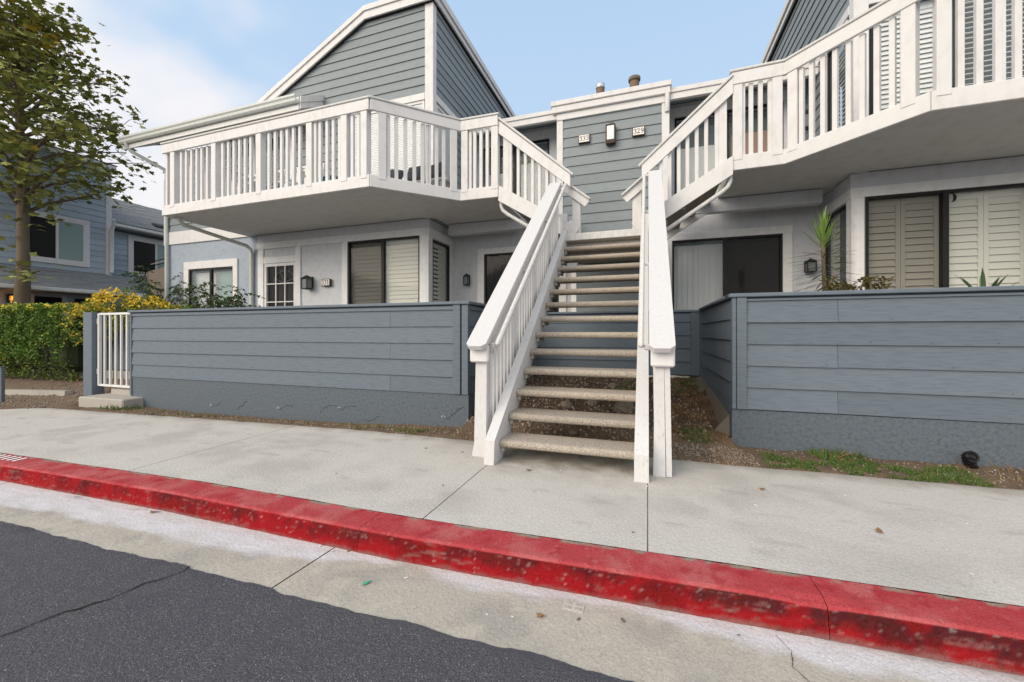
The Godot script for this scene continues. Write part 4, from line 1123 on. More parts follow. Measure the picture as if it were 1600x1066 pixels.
		for q in bx_.size():
			var x: float = bx_[q]
			var ytop := 4.49 - (x + 2.29) * 0.876 - 0.17
			var ybot := 3.44 - (x + 2.29) * 0.611 - 0.03
			var wx: float = m.call(x)
			bb(F, "baluster", M.white, wx - 0.024, wx + 0.024, ybot, ytop, zf - 0.062, zf - 0.022, 0.003)
		var px: float = m.call(-2.175)
		bb(F, "post", M.white, px - 0.05, px + 0.05, 3.30, 4.26, zf - 0.11, zf - 0.021, 0.004)
		# newel and rail stub standing on the landing past the main guard
		var nx: float = m.call(-1.05)
		bb(F, "newel", M.white, nx - 0.065, nx + 0.065, LAND + 0.0, 3.16, -6.30, -6.21, 0.005)
		var s0 := Vector3(m.call(-1.25), 3.34, -6.19); var s1 := Vector3(m.call(-0.87), 3.035, -6.19)
		beam(F, "rail_board", M.white, s0, s1, 0.035, 0.13, 0.005)
		beam(F, "handrail", M.white_old, s0 + Vector3(0, 0.085, 0.0), s1 + (s1 - s0).normalized() * 0.05 + Vector3(0, 0.085, 0.0), 0.12, 0.03, 0.008)
		# treads seen from below and the conduit along the bottom board
		for k in 4:
			var tx: float = m.call(-1.34 - 0.235 * k)
			bb(F, "tread", M.tread_b, tx - 0.13, tx + 0.13, LAND + 0.18 * (k + 1) - 0.06, LAND + 0.18 * (k + 1), zf - 0.07, -7.3, 0.01)
		part(F, "stringer", prism([Vector3(m.call(-2.29), 3.40, -7.32), Vector3(m.call(-1.05), 2.64, -7.32), Vector3(m.call(-1.16), 2.42, -7.32), Vector3(m.call(-2.29), 3.12, -7.32)], Vector3(0, 0, -0.042)), M.white)
		part(F, "conduit", tube([Vector3(m.call(-2.27), 3.24, zf - 0.06), Vector3(m.call(-2.27), 3.12, zf - 0.06), Vector3(m.call(-2.24), 3.05, zf - 0.06), Vector3(m.call(-2.16), 2.98, zf - 0.06), Vector3(m.call(-1.42), 2.50, zf - 0.06), Vector3(m.call(-1.36), 2.44, zf - 0.06)], 0.030, 10), M.white_old)

# ================================================================ fences and gate
func nails(parent: Node3D, F: Transform3D, x0: float, x1: float, y0: float, rows: int) -> void:
	# painted-over nail heads along the foot of each board
	var st := start()
	for i in rows:
		var x := x0 + rng.randf() * 0.2
		while x < x1:
			add_box(st, Transform3D(Basis(Vector3(0, 0, 1), rng.randf()), Vector3(x, y0 + 0.1945 * i + 0.022 + rng.randf_range(-0.004, 0.004), 0.0245)), Vector3(0.006, 0.006, 0.004))
			x += 0.405 + rng.randf_range(-0.02, 0.02)
	stuff(part(parent, "nail_heads", done(st), M.plinth, F))

func fences() -> void:
	var fm := [M.fence, M.fence_b, M.fence_c, M.fence]
	# left street fence with its return towards the house
	var L := thing("fence", "long grey board fence on a stucco base left of the stair", "fence", Vector3(-4.9, 0, ZF))
	var F := facade(Vector3(0, 0, ZF), Vector3(1, 0, 0))
	part(L, "plinth", prism([Vector3(-7.9, -0.30, ZF + 0.012), Vector3(-1.925, -0.30, ZF + 0.012), Vector3(-1.925, 0.342, ZF + 0.012), Vector3(-7.9, 0.342, ZF + 0.012)], Vector3(0, 0, -0.16)), M.plinth)
	fb(L, "core", M.fence, F, -7.87, -1.95, 0.343, 1.372, -0.12, -0.006)
	lap_boards(L, F, 0.352, 1.36, 0.194, func(_y): return [-7.86, -2.115], fm, [-2.967, 50.0])
	fb(L, "end_board", M.fence, F, -7.905, -7.862, 0.05, 1.372, -0.13, 0.03, 0.004)
	fb(L, "corner_post", M.fence, F, -2.113, -2.020, 0.345, 1.372, -0.05, 0.034, 0.004)
	fb(L, "corner_post", M.fence, F, -2.005, -1.925, 0.345, 1.372, -0.05, 0.028, 0.004)
	fb(L, "fence_cap", M.fence_c, F, -7.93, -1.90, 1.373, 1.408, -0.16, 0.05, 0.006)
	var F2 := facade(Vector3(-1.95, 0, ZF), Vector3(0, 0, -1))
	fb(L, "core", M.fence, F2, 0.05, 2.36, 0.2, 1.372, -0.12, -0.006)
	lap_boards(L, F2, 0.352, 1.36, 0.194, func(_y): return [0.06, 2.36], fm)
	fb(L, "fence_cap", M.fence_c, F2, 0.06, 2.36, 1.374, 1.408, -0.16, 0.05, 0.006)
	fb(L, "plinth", M.plinth, F2, 0.16, 2.36, -0.2, 0.342, -0.14, 0.012)
	nails(L, F, -7.80, -2.16, 0.352, 5)
	var stand := Transform3D(Basis(Vector3(1, 0, 0), Vector3(0, 0, 1), Vector3(0, -1, 0)), Vector3(0, 0, ZF + 0.0145))
	for q in [[-6.05, 0.03], [-5.55, 0.0], [-4.75, 0.04], [-4.05, 0.02], [-3.72, 0.09], [-3.35, -0.02], [-2.22, 0.05]]:
		var pts := []; var px: float = q[0]; var py: float = q[1] + grade(px)
		for k in 7:
			pts.append(Vector2(px, -py)); px += rng.randf_range(0.02, 0.065); py += rng.randf_range(-0.03, 0.045)
		part(L, "crack", ribbon(pts, 0.0065, 2, func(_x, _z): return 0.0), M.crack, stand)
		if q[1] > 0.025: part(L, "chip", ribbon([pts[0] + Vector2(-0.05, -0.02), pts[0] + Vector2(-0.02, -0.03), pts[0] + Vector2(0.01, -0.018)], 0.022, 2, func(_x, _z): return 0.0005), M.chipped, stand)
	# right street fence with its return
	var R := thing("fence", "grey board fence on a stucco base right of the stair", "fence", Vector3(2.6, 0, ZF))
	part(R, "plinth", prism([Vector3(0.735, -0.30, ZF + 0.012), Vector3(6.0, -0.30, ZF + 0.012), Vector3(6.0, 0.356, ZF + 0.012), Vector3(0.735, 0.348, ZF + 0.012)], Vector3(0, 0, -0.16)), M.plinth)
	fb(R, "core", M.fence, F, 0.76, 6.0, 0.35, 1.372, -0.12, -0.006)
	lap_boards(R, F, 0.364, 1.36, 0.196, func(_y): return [0.855, 6.0], fm, [1.541, 50.0])
	fb(R, "corner_post", M.fence, F, 0.735, 0.768, 0.352, 1.372, -0.05, 0.030, 0.004)
	fb(R, "corner_post", M.fence, F, 0.772, 0.853, 0.352, 1.372, -0.05, 0.036, 0.004)
	nails(R, F, 0.90, 3.3, 0.364, 5)
	fb(R, "fence_cap", M.fence_c, F, 0.71, 6.0, 1.373, 1.408, -0.16, 0.05, 0.006)
	var F3 := facade(Vector3(0.76, 0, -6.45), Vector3(0, 0, 1))
	fb(R, "core", M.fence, F3, 0.0, 2.26, 0.40, 1.372, -0.12, -0.006)
	lap_boards(R, F3, 0.40, 1.36, 0.196, func(_y): return [0.06, 2.262], fm)
	part(R, "siding_board", hexa([Vector3(0.745, 0.40, -4.16), Vector3(0.745, 0.40, -6.40), Vector3(0.765, 0.40, -6.40), Vector3(0.765, 0.40, -4.16)], [Vector3(0.735, 0.28, -4.16), Vector3(0.735, 0.385, -6.40), Vector3(0.765, 0.385, -6.40), Vector3(0.765, 0.28, -4.16)]), M.fence)
	fb(R, "fence_cap", M.fence_c, F3, 0.0, 2.24, 1.374, 1.408, -0.16, 0.05, 0.006)
	fb(R, "end_board", M.fence, F3, 0.0, 0.058, 0.36, 1.372, -0.02, 0.028, 0.004)
	# back fence closing the space under the stair
	var K := thing("fence", "grey board fence at the back of the space under the stair", "fence", Vector3(AX, 0.3, -6.45))
	var F4 := facade(Vector3(0, 0, -6.45), Vector3(1, 0, 0))
	fb(K, "core", M.fence, F4, -1.93, 0.74, 0.30, 1.352, -0.10, -0.006)
	lap_boards(K, F4, 0.43, 1.34, 0.196, func(_y): return [-1.93, 0.60], fm)
	fb(K, "end_board", M.fence, F4, 0.602, 0.728, 0.42, 1.352, -0.02, 0.03, 0.004)
	fb(K, "fence_cap", M.fence_c, F4, -1.93, 0.735, 1.353, 1.386, -0.13, 0.045, 0.006)
	# fence panel behind the gate
	var P := thing("fence", "grey fence panel half hidden behind the yellow shrub and gate", "fence", Vector3(-10.0, 0.2, -5.3))
	var F5 := facade(Vector3(0, 0, -5.32), Vector3(1, 0, 0))
	fb(P, "panel", M.fence, F5, -11.75, -7.6, 0.27, 1.36, -0.1, 0.0, 0.005)
	fb(P, "corner_post", M.fence, F5, -11.86, -11.74, 0.25, 1.40, -0.11, 0.02, 0.005)
	fb(P, "fence_cap", M.fence_c, F5, -11.9, -7.6, 1.362, 1.395, -0.13, 0.04, 0.005)
	fb(P, "footing", M.concrete, F5, -11.95, -7.6, -0.1, 0.248, -0.16, 0.06, 0.02)
	# gate and its post
	var gp := thing("gate_post", "square grey gate post left of the white gate", "post", Vector3(-8.98, 0, ZF))
	bb(gp, "shaft", M.fence, -9.10, -8.86, -0.02, 1.395, ZF - 0.12, ZF + 0.05, 0.006)
	bb(gp, "base_trim", M.fence_b, -9.09, -8.87, -0.05, -0.021, ZF - 0.11, ZF + 0.04)
	var G := thing("gate", "white metal garden gate with upright bars", "gate", Vector3(-8.36, 0.1, ZF - 0.03))
	for x in [-8.815, -7.935]: bb(G, "gate_stile", M.white, x - 0.022, x + 0.022, 0.15, 1.375, ZF - 0.055, ZF - 0.011, 0.004)
	for y in [0.165, 1.365]: bb(G, "gate_rail", M.white, -8.793, -7.957, y - 0.018, y + 0.018, ZF - 0.052, ZF - 0.014, 0.003)
	for i in 5: bb(G, "bar", M.white, -8.67 + 0.147 * i - 0.014, -8.67 + 0.147 * i + 0.014, 0.184, 1.346, ZF - 0.047, ZF - 0.019, 0.003)
	for y in [0.35, 1.2]: part(G, "hinge", tube([Vector3(-8.845, y, ZF - 0.02), Vector3(-8.845, y + 0.09, ZF - 0.02)], 0.013, 8), M.white_old)

# ================================================================ neighbour building
func neighbour() -> void:
	var B := thing("neighbour_house", "blue grey clapboard house behind the tree with white window", "building", Vector3(-16.2, 0, -6.5))
	var sid := [M.siding_n, M.siding_nb, M.siding_n]
	var F := facade(Vector3(-15.9, 0, 0), Vector3(0, 0, -1))
	fb(B, "wall", M.siding_n, F, 4.3, 7.8, -0.2, 6.2, -5.0, -0.005)
	lap_boards(B, F, 2.86, 6.10, 0.175, func(_y): return [4.3, 7.68], sid)
	fb(B, "corner_board", M.white, F, 7.68, 7.82, 2.7, 6.10, -0.02, 0.035, 0.004)
	fb(B, "fascia", M.white, F, 4.2, 7.90, 6.10, 6.26, -5.0, 0.12, 0.01)
	fb(B, "roof_edge", M.roof_dark, F, 4.18, 7.92, 6.261, 6.285, -5.0, 0.13)
	side_window(B, F, 6.02, 7.18, 3.12, 4.27)
	part(B, "downspout", tube([F * Vector3(7.74, 4.55, 0.28), F * Vector3(7.78, 4.40, 0.20), F * Vector3(7.80, 4.25, 0.09), F * Vector3(7.80, 3.05, 0.09), F * Vector3(7.76, 2.9, 0.14)], 0.045, 8), M.white)
	# skirt roof over the porch
	var sk := part(B, "porch_roof", prism([Vector3(-15.89, 2.84, -4.2), Vector3(-14.95, 2.24, -4.2), Vector3(-14.95, 2.16, -4.2), Vector3(-15.89, 2.16, -4.2)], Vector3(0, 0, -4.05)), M.roof)
	shingles(sk, Vector3(-14.93, 2.25, -4.2), Vector3(-15.90, 2.87, -4.2), Vector3(0, 0, -4.05), 0.13)
	part(B, "gutter", box_mesh(Vector3(0.10, 0.11, 4.1), 0.02), M.white, Transform3D(Basis(), Vector3(-14.90, 2.20, -6.23)))
	fb(B, "door", M.dark, F, 6.15, 6.70, 0.2, 2.05, 0.01, 0.03)
	fb(B, "door", M.dark, F, 6.98, 7.62, 0.2, 2.05, 0.01, 0.03)
	fb(B, "casing", M.grey_wall, F, 6.70, 6.80, 0.2, 2.12, 0.0, 0.04)
	fb(B, "casing", M.grey_wall, F, 6.02, 6.15, 0.2, 2.12, 0.0, 0.04)
	# rear wing
	var F2 := facade(Vector3(-16.6, 0, 0), Vector3(0, 0, -1))
	fb(B, "wall", M.siding_n, F2, 7.82, 13.0, -0.2, 4.40, -4.0, -0.005)
	lap_boards(B, F2, 2.6, 4.38, 0.175, func(_y): return [7.82, 13.0], sid)
	side_window(B, F2, 8.72, 10.1, 3.12, 4.22)
	part(B, "gutter", box_mesh(Vector3(0.11, 0.11, 5.2), 0.02), M.white, Transform3D(Basis(), Vector3(-16.22, 4.53, -10.35)))
	var rf := part(B, "roof", prism([Vector3(-16.2, 4.56, -7.8), Vector3(-18.9, 6.05, -7.8), Vector3(-18.9, 4.4, -7.8), Vector3(-16.2, 4.44, -7.8)], Vector3(0, 0, -5.3)), M.roof)
	shingles(rf, Vector3(-16.17, 4.58, -7.78), Vector3(-18.9, 6.085, -7.78), Vector3(0, 0, -5.3), 0.15)
	for v in [[-17.9, -8.5], [-16.6, -9.6]]:
		bx(B, "roof_vent", M.roof_dark, Vector3(v[0], 4.60 + (-16.17 - v[0]) * 0.551 + 0.04, v[1]), Vector3(0.25, 0.05, 0.5), 0.01, Basis(Vector3(0, 0, 1), -0.5))
	# lit beige stair parapet beyond
	var S := thing("stair_parapet", "small beige stair parapet with dark rails beside the far window", "stair", Vector3(-15.2, 0, -9.2))
	part(S, "wall", prism([Vector3(-15.45, 0.0, -8.6), Vector3(-15.45, 0.0, -10.6), Vector3(-15.45, 4.0, -10.6), Vector3(-15.45, 3.2, -8.9), Vector3(-15.45, 3.05, -8.6)], Vector3(-0.12, 0, 0)), M.beige)
	for i in 3: beam(S, "rail", M.black if i != 1 else M.beige, Vector3(-15.40, 3.22 + 0.07 * i, -8.6), Vector3(-15.40, 4.15 + 0.07 * i, -10.6), 0.03, 0.025)
	var lamp := thing("wall_lamp", "tiny amber porch lamp glowing beside the tree trunk", "lamp", F * Vector3(5.72, 1.95, 0.08))
	bx(lamp, "housing", M.lantern, F * Vector3(5.72, 1.95, 0.05), Vector3(0.05, 0.22, 0.14), 0.01)
	bx(lamp, "bulb_glass", M.amber, F * Vector3(5.72, 1.95, 0.13), Vector3(0.09, 0.14, 0.09), 0.02)
	var ol := OmniLight3D.new(); ol.light_energy = 0.02; ol.light_color = Color(1, 0.65, 0.3); ol.light_size = 0.05; ol.shadow_enabled = true; ol.omni_range = 6.0; ol.omni_attenuation = 2.0
	ol.name = "lamp_light"; lamp.add_child(ol); ol.global_position = F * Vector3(5.72, 1.95, 0.24)

func side_window(B: Node3D, F: Transform3D, x0: float, x1: float, y0: float, y1: float) -> void:
	casing(B, F, x0, x1, y0, y1, 0.12, 0.12, 0.12, M.white, 0.045, 0.12)
	var w := group_node(B, "window")
	fb(w, "interior", M.door_in, F, x0, (x0 + x1) * 0.5, y0, y1, -0.01, 0.027)
	fb(w, "interior", M.curtain_reflection_teal, F, (x0 + x1) * 0.5, x1, y0, y1, -0.01, 0.0275)  # right half: teal colour stands in for the reflection in this pane
	fb(w, "frame", M.white, F, x0, x0 + 0.03, y0, y1, 0.012, 0.043)
	fb(w, "frame", M.white, F, x1 - 0.03, x1, y0, y1, 0.012, 0.04)
	fb(w, "frame", M.white, F, x0 + 0.03, x1 - 0.03, y0, y0 + 0.03, 0.012, 0.04)
	fb(w, "frame", M.white, F, x0 + 0.03, x1 - 0.03, y1 - 0.03, y1, 0.012, 0.04)
	var mid := (x0 + x1) * 0.5
	fb(w, "mullion", M.white, F, mid - 0.03, mid + 0.03, y0 + 0.03, y1 - 0.03, 0.012, 0.043)
	fb(w, "pane", M.screen, F, x0 + 0.03, mid - 0.03, y0 + 0.03, y1 - 0.03, 0.031, 0.034)
	fb(w, "pane", M.glass, F, mid + 0.03, x1 - 0.03, y0 + 0.03, y1 - 0.03, 0.031, 0.034)

func shingles(parent: Node3D, eave: Vector3, ridge: Vector3, along: Vector3, step: float) -> void:
	var up := (ridge - eave); var n := int(up.length() / step)
	var u := up.normalized(); var al := along.normalized()
	var nrm := al.cross(u).normalized()
	if nrm.y < 0: nrm = -nrm
	var st := start()
	for r in n:
		var x := -rng.randf() * 0.2
		while x < along.length():
			var w := rng.randf_range(0.16, 0.34)
			var x2 := minf(x + w - 0.006, along.length()); var x1 := maxf(x, 0.0)
			if x2 > x1 + 0.02:
				var c := eave + al * ((x1 + x2) * 0.5) + u * (step * (r + 0.5)) + nrm * (0.012 + rng.randf() * 0.010)
				var b := Basis(al, nrm, al.cross(nrm)).rotated(al, 0.06 * (-1.0 if al.cross(nrm).y < 0 else 1.0))
				add_box(st, Transform3D(b, c), Vector3(x2 - x1, 0.012, step * 1.02))
			x += w
	stuff(part(parent, "shingles", done(st), M.roof))

# ================================================================ lamps, number plates, pipes
func number_plate(label: String, txt: String, F: Transform3D, x0: float, x1: float, y0: float, y1: float, glyph: Material) -> void:
	var o := thing("house_number", label, "sign", F * Vector3((x0 + x1) * 0.5, y0, 0.02))
	var d := 0.075
	fb(o, "box", M.bronze, F, x0, x1, y0 + 0.012, y1, 0.02, d, 0.006)
	fb(o, "face", M.plate_white, F, x0 + 0.014, x1 - 0.014, y0 + 0.030, y1 - 0.014, d, d + 0.004)
	var tm := TextMesh.new(); var sf := SystemFont.new(); sf.font_names = PackedStringArray(["Droid Serif"])
	tm.font = sf; tm.text = txt; tm.font_size = 64; tm.pixel_size = (y1 - y0 - 0.055) / 46.0; tm.depth = 0.004
	var mi := part(o, "digits", tm, glyph, F * Transform3D(Basis(), Vector3((x0 + x1) * 0.5, (y0 + y1) * 0.5 + 0.008, d + 0.007)))
	var ab := tm.get_aabb().size
	var k := minf((x1 - x0 - 0.045) / maxf(ab.x, 0.01), 1.25)
	mi.scale = Vector3(k, minf(k * 1.1, 1.2), 1)

func coach_lamp(label: String, F: Transform3D, x: float, y0: float, y1: float, w: float) -> void:
	var o := thing("wall_lantern", label, "lantern", F * Vector3(x, y0, 0.02))
	var h := y1 - y0
	fb(o, "back_plate", M.lantern, F, x - w * 0.35, x + w * 0.35, y0 + h * 0.15, y1 - h * 0.1, 0.0, 0.02, 0.004)
	var d0 := 0.04; var d1 := 0.04 + w * 0.9
	var dm := (d0 + d1) * 0.5
	fb(o, "arm", M.lantern, F, x - 0.012, x + 0.012, y0 + h * 0.55, y0 + h * 0.6, 0.02, dm)
	var yb := y0 + h * 0.08; var yt := y0 + h * 0.70
	fb(o, "base", M.lantern, F, x - w * 0.42, x + w * 0.42, y0, yb, d0, d1, 0.004)
	for sx in [-1, 1]:
		for dz in [d0 + 0.008, d1 - 0.008]:
			fb(o, "corner_bar", M.lantern, F, x + sx * w * 0.40 - 0.007, x + sx * w * 0.40 + 0.007, yb, yt, dz - 0.007, dz + 0.007)
	fb(o, "glass", M.lamp_glass, F, x - w * 0.36, x + w * 0.36, yb, yt, d0 + 0.016, d1 - 0.016)
	part(o, "roof", hexa([Vector3(x - w * 0.5, yt, d0 - 0.015), Vector3(x + w * 0.5, yt, d0 - 0.015), Vector3(x + w * 0.5, yt, d1 + 0.015), Vector3(x - w * 0.5, yt, d1 + 0.015)],
		[Vector3(x - w * 0.15, y0 + h * 0.93, dm - w * 0.13), Vector3(x + w * 0.15, y0 + h * 0.93, dm - w * 0.13), Vector3(x + w * 0.15, y0 + h * 0.93, dm + w * 0.13), Vector3(x - w * 0.15, y0 + h * 0.93, dm + w * 0.13)]), M.lantern, F)
	part(o, "finial", lathe([Vector2(0.001, 0), Vector2(w * 0.09, 0.005), Vector2(w * 0.05, h * 0.05), Vector2(0.001, h * 0.075)], 8), M.lantern, F * Transform3D(Basis(), Vector3(x, y0 + h * 0.93, dm)))

func fixtures() -> void:
	var FC := facade(Vector3(0, 0, ZC), Vector3(1, 0, 0))
	var FB := facade(Vector3(0, 0, ZB), Vector3(1, 0, 0))
	var FK := facade(Vector3(0, 0, ZK), Vector3(1, 0, 0))
	number_plate("white lit number plate reading 333 left of the upper wall light", "333", FC, -1.30, -1.075, 4.785, 4.965, M.black)
	number_plate("white lit number plate reading 329 right of the upper wall light", "329", FC, -0.275, -0.05, 4.765, 4.945, M.black)
	number_plate("small dark number plate reading 331 beside the lantern and bay window", "331", FB, -6.52, -6.285, 2.015, 2.18, M.bronze)
	# rectangular wall light between the upper numbers
	var wl := thing("wall_light", "bronze wall light with white glass between the upper number plates", "wall light", FC * Vector3(-0.675, 4.68, 0.02))
	fb(wl, "back_plate", M.bronze, FC, -0.765, -0.585, 4.70, 5.05, 0.02, 0.045, 0.005)
	fb(wl, "glass", M.frosted, FC, -0.745, -0.605, 4.755, 5.03, 0.045, 0.14, 0.008)
	fb(wl, "base", M.bronze, FC, -0.762, -0.588, 4.68, 4.755, 0.045, 0.15, 0.006)
	for x in [-0.755, -0.595]: fb(wl, "corner_bar", M.bronze, FC, x - 0.009, x + 0.009, 4.755, 5.03, 0.125, 0.145)
	fb(wl, "top_cap", M.bronze, FC, -0.765, -0.585, 5.03, 5.05, 0.045, 0.15, 0.004)
	var sc := []
	for i in 17: sc.append(FC * Vector3(-0.675 + 0.06 * sin(i * 0.8), 5.05 + 0.006 * i, 0.06))
	part(wl, "wire_scroll", tube(sc, 0.004, 5), M.bronze)
	coach_lamp("large dark coach lantern beside the white gridded door", FB, -6.85, 1.97, 2.28, 0.185)
	coach_lamp("small black lantern left of the dark sliding door", FK, -3.63, 2.05, 2.31, 0.12)
	coach_lamp("small black lantern between sliding door and tall spiky plant", FK, 2.50, 2.03, 2.26, 0.15)
	var FT := facade(Vector3(2.72, 0, -12.0), Vector3(0, 0, 1))
	coach_lamp("small lantern on the side wall behind the right balcony rail", FT, 3.75, 4.60, 4.95, 0.15)
	# lit lantern on the left balcony
	var ll := thing("balcony_lamp", "small glowing lamp on the wall behind the left balcony rail", "lamp", FB * Vector3(-6.62, 4.55, 0.03))
	fb(ll, "back_plate", M.lantern, FB, -6.68, -6.56, 4.50, 4.86, 0.025, 0.04)
	fb(ll, "bulb_glass", M.amber, FB, -6.66, -6.58, 4.58, 4.80, 0.045, 0.12, 0.01)
	var ol := OmniLight3D.new(); ol.light_energy = 0.02; ol.light_color = Color(1, 0.7, 0.4); ol.light_size = 0.05; ol.shadow_enabled = true; ol.omni_range = 6.0; ol.omni_attenuation = 2.0
	ol.name = "lamp_light"; ll.add_child(ol); ol.global_position = FB * Vector3(-6.62, 4.69, 0.2)
	# vents on the centre roof
	var v1 := thing("vent_pipe", "roof vent pipe with shiny metal cap", "vent pipe", Vector3(-1.10, 6.4, -10.0))
	part(v1, "pipe", lathe([Vector2(0.10, 6.2), Vector2(0.10, 7.05)], 16), M.pipe_rust, Transform3D(Basis(), Vector3(-1.10, 0, -10.0)))
	part(v1, "cap", lathe([Vector2(0.105, 7.03), Vector2(0.112, 7.04), Vector2(0.112, 7.13), Vector2(0.10, 7.15), Vector2(0.0, 7.16)], 16), M.galv, Transform3D(Basis(), Vector3(-1.10, 0, -10.0)))
	var v2 := thing("vent_pipe", "taller roof vent pipe with weathered mossy cap", "vent pipe", Vector3(-0.30, 6.4, -10.0))
	part(v2, "pipe", lathe([Vector2(0.11, 6.2), Vector2(0.11, 7.12)], 16), M.pipe_rust, Transform3D(Basis(), Vector3(-0.30, 0, -10.0)))
	var cp := part(v2, "cap", lathe([Vector2(0.11, 7.05), Vector2(0.135, 7.06), Vector2(0.14, 7.08), Vector2(0.14, 7.14), Vector2(0.12, 7.155), Vector2(0.0, 7.16)], 12), M.rock, Transform3D(Basis(), Vector3(-0.30, 0, -10.0)))
	cp.name = "cap"
	# corrugated drain stub at the foot of the right fence
	var dp := thing("drain_pipe", "black corrugated drain stub at the base of the right fence", "pipe", Vector3(2.36, 0, ZF + 0.06))
	var dpts := []; var drad := []
	for i in 25:
		var t := i / 24.0
		var a := t * 2.2
		dpts.append(Vector3(2.385 - 0.055 * sin(a) * 1.0 + 0.012 * t, 0.0 + 0.095 * (1.0 - pow(1.0 - minf(t * 1.3, 1.0), 1.6)) - 0.02 * maxf(0.0, t - 0.7), ZF + 0.065 + 0.035 * sin(a)))
		drad.append(0.030 + (0.006 if i % 4 < 2 else 0.0))
	part(dp, "hose", tube(dpts, drad, 12), M.drain)
	part(dp, "collar", lathe([Vector2(0.030, 0.0), Vector2(0.044, 0.0), Vector2(0.044, 0.03), Vector2(0.030, 0.03)], 14), M.drain, Transform3D(Basis(Vector3.RIGHT, 1.2), dpts[24]))
	# plastic pipe lying along the back fence
	var pv := thing("water_pipe", "white plastic pipe lying along the foot of the back fence", "pipe", Vector3(0.3, 0.40, -6.36))
	part(pv, "pipe", tube([Vector3(-0.10, 0.385, -6.36), Vector3(0.58, 0.385, -6.36)], 0.03, 10), M.pvc)
	part(pv, "coupling", tube([Vector3(0.30, 0.385, -6.36), Vector3(0.42, 0.385, -6.36)], 0.036, 10), M.pvc)
	var sk := thing("stake", "short blue grey metal stake at the far left of the bank", "stake", Vector3(-10.57, -0.1, -3.72))
	bx(sk, "shaft", M.plinth, Vector3(-10.57, 0.14, -3.72), Vector3(0.045, 0.62, 0.045), 0.004)
	bx(sk, "cap", M.plinth, Vector3(-10.57, 0.455, -3.72), Vector3(0.055, 0.012, 0.055), 0.003)
	# things on the left balcony
	for i in 2:
		var cx := -7.0 + 0.62 * i
		var ch := thing("patio_chair", ["white slatted patio chair nearer the window side", "white slatted patio chair next to the glowing lamp"][i], "chair", Vector3(cx, DECK, -6.1), "white chairs on the left balcony")
		bx(ch, "seat", M.white, Vector3(cx, DECK + 0.42, -6.08), Vector3(0.5, 0.03, 0.5), 0.008)
		for k in 5: bx(ch, "back_slat", M.white, Vector3(cx - 0.2 + 0.1 * k, DECK + 0.74, -6.35), Vector3(0.075, 0.64, 0.02), 0.004, Basis(Vector3.RIGHT, -0.12))
		for sx in [-0.23, 0.23]:
			for sz in [-5.86, -6.30]: bx(ch, "leg", M.white, Vector3(cx + sx, DECK + 0.21, sz), Vector3(0.04, 0.42, 0.04), 0.004)
			bx(ch, "armrest", M.white, Vector3(cx + sx, DECK + 0.62, -6.1), Vector3(0.07, 0.025, 0.52), 0.006)
	for i in 2:
		var fr := thing("folding_screen", ["white cross braced folding panel at the far left of the balcony", "white cross braced folding panel by the balcony sliding door"][i], "folding screen", Vector3(-8.15 + 1.15 * i - 0.2, DECK, -6.45), "white folding panels on the left balcony")
		var c := Vector3(-8.25 + 1.2 * i, DECK, -6.45)
		for sx in [-0.42, 0.42]: bx(fr, "stile", M.white, c + Vector3(sx, 0.55, 0), Vector3(0.05, 1.1, 0.03), 0.004)
		for y in [0.06, 1.07]: bx(fr, "rail", M.white, c + Vector3(0, y, 0), Vector3(0.79, 0.05, 0.028), 0.004)
		for k in 3:
			beam(fr, "brace", M.white, c + Vector3(-0.40, 0.85 - 0.3 * k, 0.0), c + Vector3(0.40, 1.02 - 0.55 * k - 0.0, 0.0), 0.02, 0.045)
	for i in 2:
		var px := -5.42 + 0.27 * i
		var po := thing("planter", ["teal square planter behind the balcony rail, the left one", "darker teal planter behind the balcony rail, the right one"][i], "planter", Vector3(px, DECK, -5.55))
		bx(po, "body", M.teal if i == 0 else tinted(M.teal, 0.6), Vector3(px, DECK + 0.15, -5.55), Vector3(0.2, 0.30, 0.2), 0.012)
		bx(po, "rim", M.teal if i == 0 else tinted(M.teal, 0.6), Vector3(px, DECK + 0.31, -5.55), Vector3(0.23, 0.03, 0.23), 0.008)
	for i in 3:
		var cx := -4.25 + 0.42 * i
		var cs := thing("cushion", ["grey cushion leaning by the balcony corner post", "dark grey patterned cushion in the middle of three", "dark grey cushion nearest the stair side"][i], "cushion", Vector3(cx, DECK + 0.2, -6.1), "grey cushions on the balcony bench")
		bx(cs, "pad", M.cushion, Vector3(cx, DECK + 0.40, -6.05), Vector3(0.32, 0.32, 0.12), 0.05, Basis(Vector3.RIGHT, -0.3) * Basis(Vector3(0, 0, 1), 0.25 * (i - 1)))
	var bn := thing("bench", "low white bench under the grey balcony cushions", "bench", Vector3(-3.8, DECK, -6.1))
	bx(bn, "seat", M.white, Vector3(-3.83, DECK + 0.21, -6.1), Vector3(1.35, 0.04, 0.42), 0.008)
	for sx in [-4.4, -3.25]: bx(bn, "leg", M.white, Vector3(sx, DECK + 0.095, -6.1), Vector3(0.06, 0.19, 0.36), 0.005)
	# half moon sticker on the right bay glass
	var mo := thing("sticker", "small black half moon sticker on the right bay glass", "sticker", FB * Vector3(3.76, 2.80, -0.01))
	var pts := []
	for k in 9: pts.append(Vector3(3.75 + 0.055 * sin(PI * k / 8.0), 2.81 + 0.06 * cos(PI * k / 8.0), -0.0175))
	for k in 8: pts.append(Vector3(3.75 + 0.018 * sin(PI * (7 - k) / 8.0), 2.81 + 0.06 * cos(PI * (7 - k) / 8.0), -0.0175))
	part(mo, "moon", prism(pts, Vector3(0, 0, 0.002)), M.black, FB)

